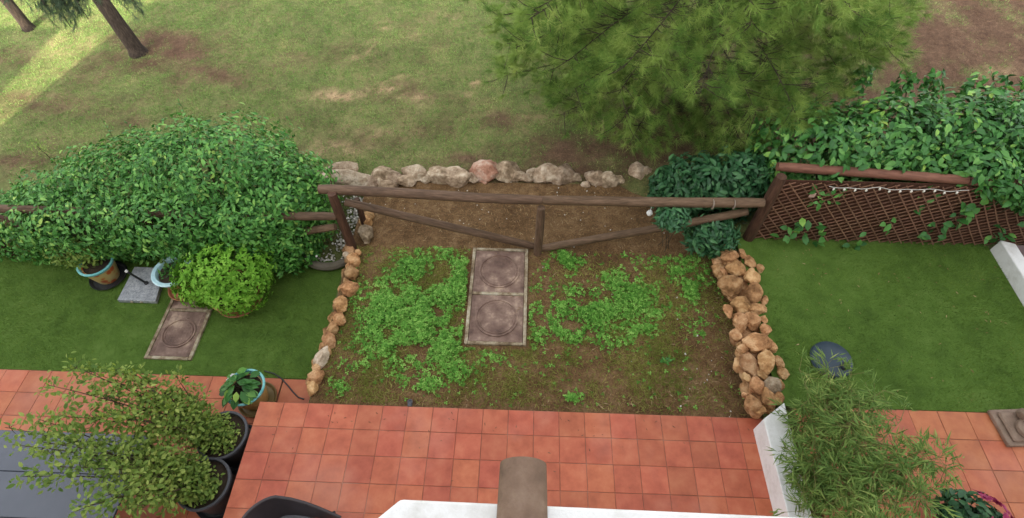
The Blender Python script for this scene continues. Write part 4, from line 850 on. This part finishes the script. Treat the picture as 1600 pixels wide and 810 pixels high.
# bamboo
c = at(1275, 770, ZR + .05); root = thing('bamboo', (c.x, c.y, ZR + .02), 'feathery green bamboo clump beside the middle white wall', 'bamboo')
tips = [(1248, 575, .95), (1285, 572, 1.0), (1330, 585, 1.1), (1380, 610, 1.25), (1262, 615, .85), (1310, 620, 1.1), (1345, 640, 1.3), (1410, 655, 1.35), (1256, 660, .8), (1300, 670, 1.1), (1350, 690, 1.35), (1400, 700, 1.5), (1440, 705, 1.6), (1490, 730, 1.75), (1470, 715, 1.7), (1262, 720, .9), (1310, 730, 1.2), (1370, 745, 1.5), (1430, 745, 1.65), (1252, 770, .9), (1290, 790, 1.1), (1340, 790, 1.35), (1400, 790, 1.6), (1440, 780, 1.7), (1320, 830, 1.3), (1380, 840, 1.6), (1290, 640, 1.05), (1330, 660, 1.25), (1240, 650, .7), (1236, 700, .72), (1243, 750, .8), (1246, 800, .85), (1270, 690, .95), (1330, 610, 1.15)]
m = MB(); Ps, Ys = [], []
for tp in tips:
    T = at(*tp); b = at(1262 + random.uniform(-6, 40), random.uniform(640, 810) if tp[0] < 1345 else random.uniform(690, 800), ZR + .03); b.y = min(b.y, T.y + .25)
    mid = Vector((b.x + (T.x - b.x) * .25, b.y + (T.y - b.y) * .3, T.z * .9 + .1)); pts = [(1 - q) ** 2 * b + 2 * q * (1 - q) * mid + q * q * T for q in [i / 7 for i in range(8)]]
    m.tube(pts, [.008 * (1 - .7 * i / 7) for i in range(8)], 5); A = np.array([p[:] for p in pts]); k = 32
    for q in range(k):
        t_ = (.30 + .70 * random.random() ** .8) * 7; i = min(int(t_), 6); p = A[i] + (A[i + 1] - A[i]) * (t_ - i); d = nrmz(rng.normal(size=(1, 3)) * [1, 1, .5])[0]; tw = p + d * random.uniform(.05, .20); m.tube([p, tw], .0022, 3, cap=False)
        for _ in range(9):
            Ps.append(tw + rng.normal(size=3) * .02); Ys.append(d + rng.normal(size=3) * .55 + [0, 0, -.15])
m.build('culm', surf('bamboo_culm', [(.16, .15, .05), (.25, .22, .08)], 10, .6, .1, .002), root)
Ps = np.array(Ps); n = len(Ps); leaf_bake('foliage', lance_tmpl(.115, .12), Ps, np.array(Ys), rng.normal(size=(n, 3)) * .5 + [0, 0, 1], rng.uniform(.08, .145, n), LEAF_BAMB, root)

# ================================================================== HEDGES AND SHRUBS
def E(px, py, z, rx, ry, rz):
    p = at(px, py, z); return (p.x, p.y, p.z, rx, ry, rz)
root = thing('hedge', (-5, 5.3, ZL), 'large rounded leafy green hedge behind the left turf', 'hedge')
e = [(-4.65, 5.75, .42, 1.35, 1.02, 1.10), (-5.75, 5.65, .30, 1.2, .92, .98), (-3.6, 5.5, .42, .82, .78, .86), (-6.8, 5.5, .08, 1.0, .78, .72), (-7.7, 5.45, -.05, .9, .62, .46), (-3.46, 5.08, .10, .46, .40, .50), (-3.36, 5.38, .62, .44, .46, .46), (-6.1, 5.06, .10, .9, .40, .50), (-4.9, 5.08, .20, 1.0, .40, .50), (-4.0, 5.06, .20, .7, .40, .52), (-8.6, 5.5, -.1, .8, .5, .4), (-6.9, 5.0, .0, .7, .36, .42), (-4.9, 5.0, .62, 1.2, .54, .46), (-6.3, 4.98, .42, 1.05, .48, .48), (-3.95, 5.0, .58, .62, .48, .46)]
stems(root, (-5, 5.4, ZL), e, 46, .016); foliage(root, e, 30000, (.055, .108), LEAFM, LEAF_HEDGE, ZL + .1, 290, .34, .55, .65, seed=3, shoots=170)
root = thing('hedge', (6, 6.1, ZR), 'broad leaved green hedge behind the lattice fence', 'hedge')
e = [(4.0, 5.9, ZR + .9, .9, .70, .70), (4.95, 6.0, ZR + 1.0, .95, .75, .70), (6.0, 6.0, ZR + 1.05, .95, .78, .72), (7.1, 6.0, ZR + 1.05, 1.0, .80, .74), (8.2, 6.0, ZR + 1.0, 1.0, .8, .76), (6.9, 5.3, ZR + 1.22, .8, .40, .36), (5.85, 5.4, ZR + 1.28, .45, .38, .26), (7.7, 5.15, ZR + 1.0, .6, .36, .46), (6.5, 5.08, ZR + 1.1, .4, .22, .26), (5.35, 5.5, ZR + 1.2, .4, .28, .22), (6.15, 5.14, ZR + 1.24, .42, .24, .24)]
for px, py in ((1350, 118), (1412, 128), (1462, 125), (1525, 130), (1563, 135)):
    p = at(px, py, ZR + 1.25); e.append((p.x, p.y, p.z - .1, .09, .09, .26))
stems(root, (6, 5.9, ZR), e, 40, .014); foliage(root, e, 12500, (.065, .15), LEAFQ, LEAF_BIG, ZR + .1, 290, .36, .45, .7, seed=8, shoots=80)
root = thing('shrub', (2.6, 5.75, .15), 'dark green shrub behind the right end of the rail', 'shrub')
e = [(2.55, 5.85, .62, .55, .42, .50), (3.05, 5.8, .78, .5, .42, .52), (2.15, 5.9, .5, .32, .3, .34)]
stems(root, (2.7, 5.85, .1), e, 14, .01); foliage(root, e, 2900, (.07, .16), LEAFM, LEAF_DARK, .1, 0, .55, .25, .7, seed=12, shoots=40)
root = thing('shrub', (2.5, 5.0, 0), 'dark green shrub in front of the rail above the stone wall', 'shrub')
p = at(1110, 355, .5); e = [(p.x, p.y - .14, .50, .31, .22, .32)]
stems(root, (p.x + .03, p.y, 0), e, 8, .008); foliage(root, e, 640, (.09, .16), LEAFN2, LEAF_TEAL, .05, 0, .5, .4, .7, seed=15)
root = thing('shrub', (2.1, 5.1, 0), 'small dark green tuft hanging over the rail beside the white ball', 'shrub')
p = at(1046, 331, .95); e = [(p.x, p.y - .13, .97, .2, .15, .14)]
stems(root, (p.x + .25, p.y + .2, .1), e, 5, .006); foliage(root, e, 300, (.08, .14), LEAFN2, LEAF_TEAL, .05, 0, .6, .4, .7, seed=16)
SPR = [(1240, 352, .32, 16, 'large leafy sprig growing through the lower left lattice'), (1277, 366, .2, 8, 'small leafy sprig low on the lattice beside the large sprig'), (1328, 384, .05, 8, 'leafy sprig lying at the foot of the lattice on turf'), (1441, 341, .38, 9, 'small leafy sprig in the middle of the lattice'), (1382, 332, .5, 4, 'tiny pair of leaves on the middle left lattice'), (1560, 355, .35, 14, 'leafy sprig at the right end of lattice near white wall'), (1487, 306, .7, 22, 'broad leafy sprig hanging below the hedge on the lattice')]
for px, py, dz, n, lb in SPR:
    p = at(px, py, ZR + dz); p.y = min(p.y, 5.06); root = thing('sprig', p, lb, 'plant', 'leafy sprigs on the lattice')
    P = np.tile(np.array(p), (n, 1)) + rng.normal(size=(n, 3)) * [.05 + .002 * n, .02, .09 + .003 * n]; P[:, 1] = np.minimum(P[:, 1], 5.06)
    leaf_objs(LEAFW, P, rng.normal(size=(n, 3)) * [1, .5, .8] + [0, -.4, -.2], rng.normal(size=(n, 3)) * .3 + [0, -.5, .8], rng.uniform(.09, .16, n), [LEAF_BIG], root)
    m = MB(); 
    for k in range(0, n, 2): m.tube([(p.x, 5.12, max(p.z - .06, ZR + .02)), P[k]], .003, 4)
    m.build('stem', TWIG, root)
# little weeds
for px, py, n, lb in ((975, 400, 8, 'small pale weed rosette on the soil below the right brace'), (893, 622, 14, 'small green weed tuft near the terrace front edge'), (1040, 565, 18, 'dark green weed tuft on the soil right of centre'), (658, 603, 14, 'green weed tuft near terrace left of the manholes'), (1165, 375, 6, 'tiny grass tuft at the foot of the right post')):
    p = at(px, py, .02); root = thing('weed', p, lb, 'weed', 'small weeds on the soil bed'); a = rng.uniform(0, 6.28, n)
    leaf_objs(LEAFN, np.tile(np.array(p), (n, 1)) + rng.normal(size=(n, 3)) * [.012, .012, .004], np.stack([np.cos(a), np.sin(a), .25 + .5 * rng.random(n)], 1), np.tile([0., 0, 1], (n, 1)) + rng.normal(size=(n, 3)) * .2, rng.uniform(.05, .10, n), [LEAF_CLOV if px != 1040 else LEAF_HEDGE], root)
p = atg(92, 262); root = thing('wild_plant', p, 'thin wild plant standing above the left hedge', 'plant'); m = MB(); tp = p + Vector((-.05, 0, .5)); m.tube([p, p.lerp(tp, .5) + Vector((.02, 0, 0)), tp], .007, 5); m.build('stem', TWIG, root)
n = 120; P = np.array(tp) + rng.normal(size=(n, 3)) * [.14, .1, .05]; leaf_bake('foliage', LEAFN, P, rng.normal(size=(n, 3)), rng.normal(size=(n, 3)) * .4 + [0, 0, 1], rng.uniform(.03, .06, n), LEAF_POT, root)
# fallen twig
m = MB(); m.tube([atg(936, 218) + Vector((0, 0, .02)), atg(943, 205) + Vector((0, 0, .04)), atg(941, 190) + Vector((0, 0, .03))], .012, 6); tag(m.build('fallen_twig', STRAW if False else surf('pale_twig', [(.25, .16, .09), (.36, .25, .15)], 20, .8, .2, .003), None, True), 'pale fallen twig on the litter below the pine', 'twig')

# ================================================================== TREES
def needle_tufts(name, P, D, n_each, ln, wd, mat, root, spread=.75):
    N = len(P); idx = np.repeat(np.arange(N), n_each); k = len(idx); d = nrmz(D[idx] + rng.normal(size=(k, 3)) * spread)
    along = rng.random(k)[:, None] * .10; base = P[idx] - D[idx] * along
    d[:, 2] -= .12; r = np.clip(np.repeat(rng.random(N), n_each) * .75 + rng.random(k) * .25, 0, .999)
    return leaf_bake(name, blade_tmpl(wd), base, d, rng.normal(size=(k, 3)), rng.uniform(ln * .7, ln * 1.15, k), mat, root, rnd=r)
def tube_from(m, pts, r0, r1, n=6): m.tube(pts, [r0 + (r1 - r0) * i / (len(pts) - 1) for i in range(len(pts))], n)
# big pine, its crown reaching towards the house
tb = Vector((2.75, 8.35, float(hz(2.75, 8.35)))); root = thing('pine_tree', tb, 'large bushy bright green pine at top right of lawn', 'tree')
m = MB(); tube_from(m, [tb + Vector((0, 0, -.05)), tb + Vector((-.03, -.02, 2)), tb + Vector((.04, .03, 4.2)), tb + Vector((0, 0, 6.6))], .2, .05, 12); m.build('trunk', BARK, root, True)
bm_ = MB(); SP, SDr = [], []
CE = np.array([2.3, 8.15, 3.05]); CR = np.array([3.3, 2.7, 2.78])
nl = 150
for i in range(nl):
    h = .6 + 5.6 * ((i + .5) / nl) ** 1.12; az = i * 2.39996 + random.uniform(-.3, .3); d = Vector((math.cos(az), math.sin(az), 0)); o_ = tb + Vector((0, 0, h))
    tgt = CE + CR * np.array([d.x, d.y, 0]) * random.uniform(.80, 1.02) * math.sqrt(max(.06, 1 - ((h + .15 - CE[2]) / CR[2]) ** 2)); tgt[2] = h + random.uniform(-.15, .3); tg = Vector(tgt); L = (tg - o_).length; pts = []
    for k in range(8):
        t_ = k / 7; pts.append(o_.lerp(tg, t_) + Vector((0, 0, L * (.12 * t_ - .14 * t_ * t_))) + Vector((-d.y, d.x, 0)) * .10 * math.sin(3 * t_ + i))
    tube_from(bm_, pts, .024 * (1 - h / 9), .005, 5)
    for k in range(int(34 + 16 * L)):
        t_ = random.uniform(.25, 1) ** .7; j = min(int(t_ * 7), 6); p = pts[j].lerp(pts[j + 1], t_ * 7 - j); side = Vector((-d.y, d.x, 0)) * random.choice((-1, 1)); sl_ = random.uniform(.15, .75) * (1.2 - .6 * t_)
        e_ = p + (side * random.uniform(.4, 1) + d * random.uniform(.2, .9) + Vector((0, 0, random.uniform(-.55, .55)))).normalized() * sl_
        if k % 3 == 0: bm_.tube([p, p.lerp(e_, .5) + Vector((0, 0, -.03)), e_], [.008, .006, .004], 4, cap=False)
        dd = (e_ - p).normalized() * .5 + Vector((0, 0, .15)) + d * .45; SP.append(e_[:]); SDr.append(dd.normalized()[:])
bm_.build('branch', BARK, root, True)
SP = np.array(SP); SDr = np.array(SDr); k = SP[:, 2] > .45; needle_tufts('needles', SP[k], SDr[k], 80, .17, .023, NEEDLE, root, .75)
# two pines on the left lawn
def left_pine(px, py, lean, h, r, label, droops):
    tb = atg(px, py); root = thing('pine_tree', tb, label, 'tree', 'slim pines on the left lawn'); top = tb + Vector((lean[0], lean[1], h))
    pts = [tb + Vector((0, 0, -.05))] + [tb.lerp(top, k / 6) + Vector((.05 * math.sin(k * 1.7), .05 * math.cos(k * 2.1), 0)) for k in range(1, 7)]
    m = MB(); m.tube([tb + Vector((.02, -.02, -.05)), tb + Vector((-.01, 0, .12)), pts[1]] + pts[2:], [r * 1.5, r * 1.08, r * .95, r * .85, r * .75, r * .62, r * .5, r * .35], 12); m.build('trunk', BARK, root, True)
    b = MB(); P, D = [], []
    for k in range(34):
        o_ = pts[4].lerp(pts[6], random.random() ** .8); az = k * 2.4; L = random.uniform(1.0, 2.4); d = Vector((math.cos(az), math.sin(az), 0)); e_ = o_ + d * L + Vector((0, 0, random.uniform(-.5, .9))); tube_from(b, [o_, o_.lerp(e_, .5) + Vector((0, 0, .2)), e_], .03, .008, 5)
        for _ in range(26):
            t_ = random.uniform(.35, 1); P.append((o_.lerp(e_, t_) + Vector((random.gauss(0, .3), random.gauss(0, .3), random.gauss(0, .18))))[:]); D.append((d.x * .5, d.y * .5, .5))
    for (qx, qy, qz, rr, n) in droops:                                 # long low branches hanging towards the house
        e_ = at(qx, qy, qz); o_ = pts[5]; md = o_.lerp(e_, .6) + Vector((0, 0, .9)); tube_from(b, [o_, o_.lerp(md, .5) + Vector((0, 0, .3)), md, e_], .04, .006, 6)
        for _ in range(n):
            q = random.random(); s_ = e_.lerp(md, .35 * q) + Vector((random.gauss(0, rr), random.gauss(0, rr), random.gauss(0, rr * .7))); P.append(s_[:]); D.append((random.gauss(0, .3), -.2 + random.gauss(0, .3), -.75))
    b.build('branch', BARK, root, True); needle_tufts('needles', np.array(P), nrmz(np.array(D)), 26, .14, .04, NEEDLEG, root, .5)
left_pine(216, 82, (-1.25, .5, 0), 6.5, .15, 'nearer slim brown pine trunk leaning left on the lawn', [(92, 6, 2.6, .17, 190), (112, 24, 2.5, .12, 130), (70, 8, 2.7, .12, 70), (138, 30, 2.45, .06, 40), (110, 42, 2.35, .05, 36), (125, 8, 2.6, .14, 90), (208, 4, 2.6, .10, 70), (224, 22, 2.5, .05, 36), (195, -12, 2.7, .16, 80)])
left_pine(45, 44, (-.9, .4, 0), 6.5, .11, 'farther slim pine trunk in the top left corner', [])
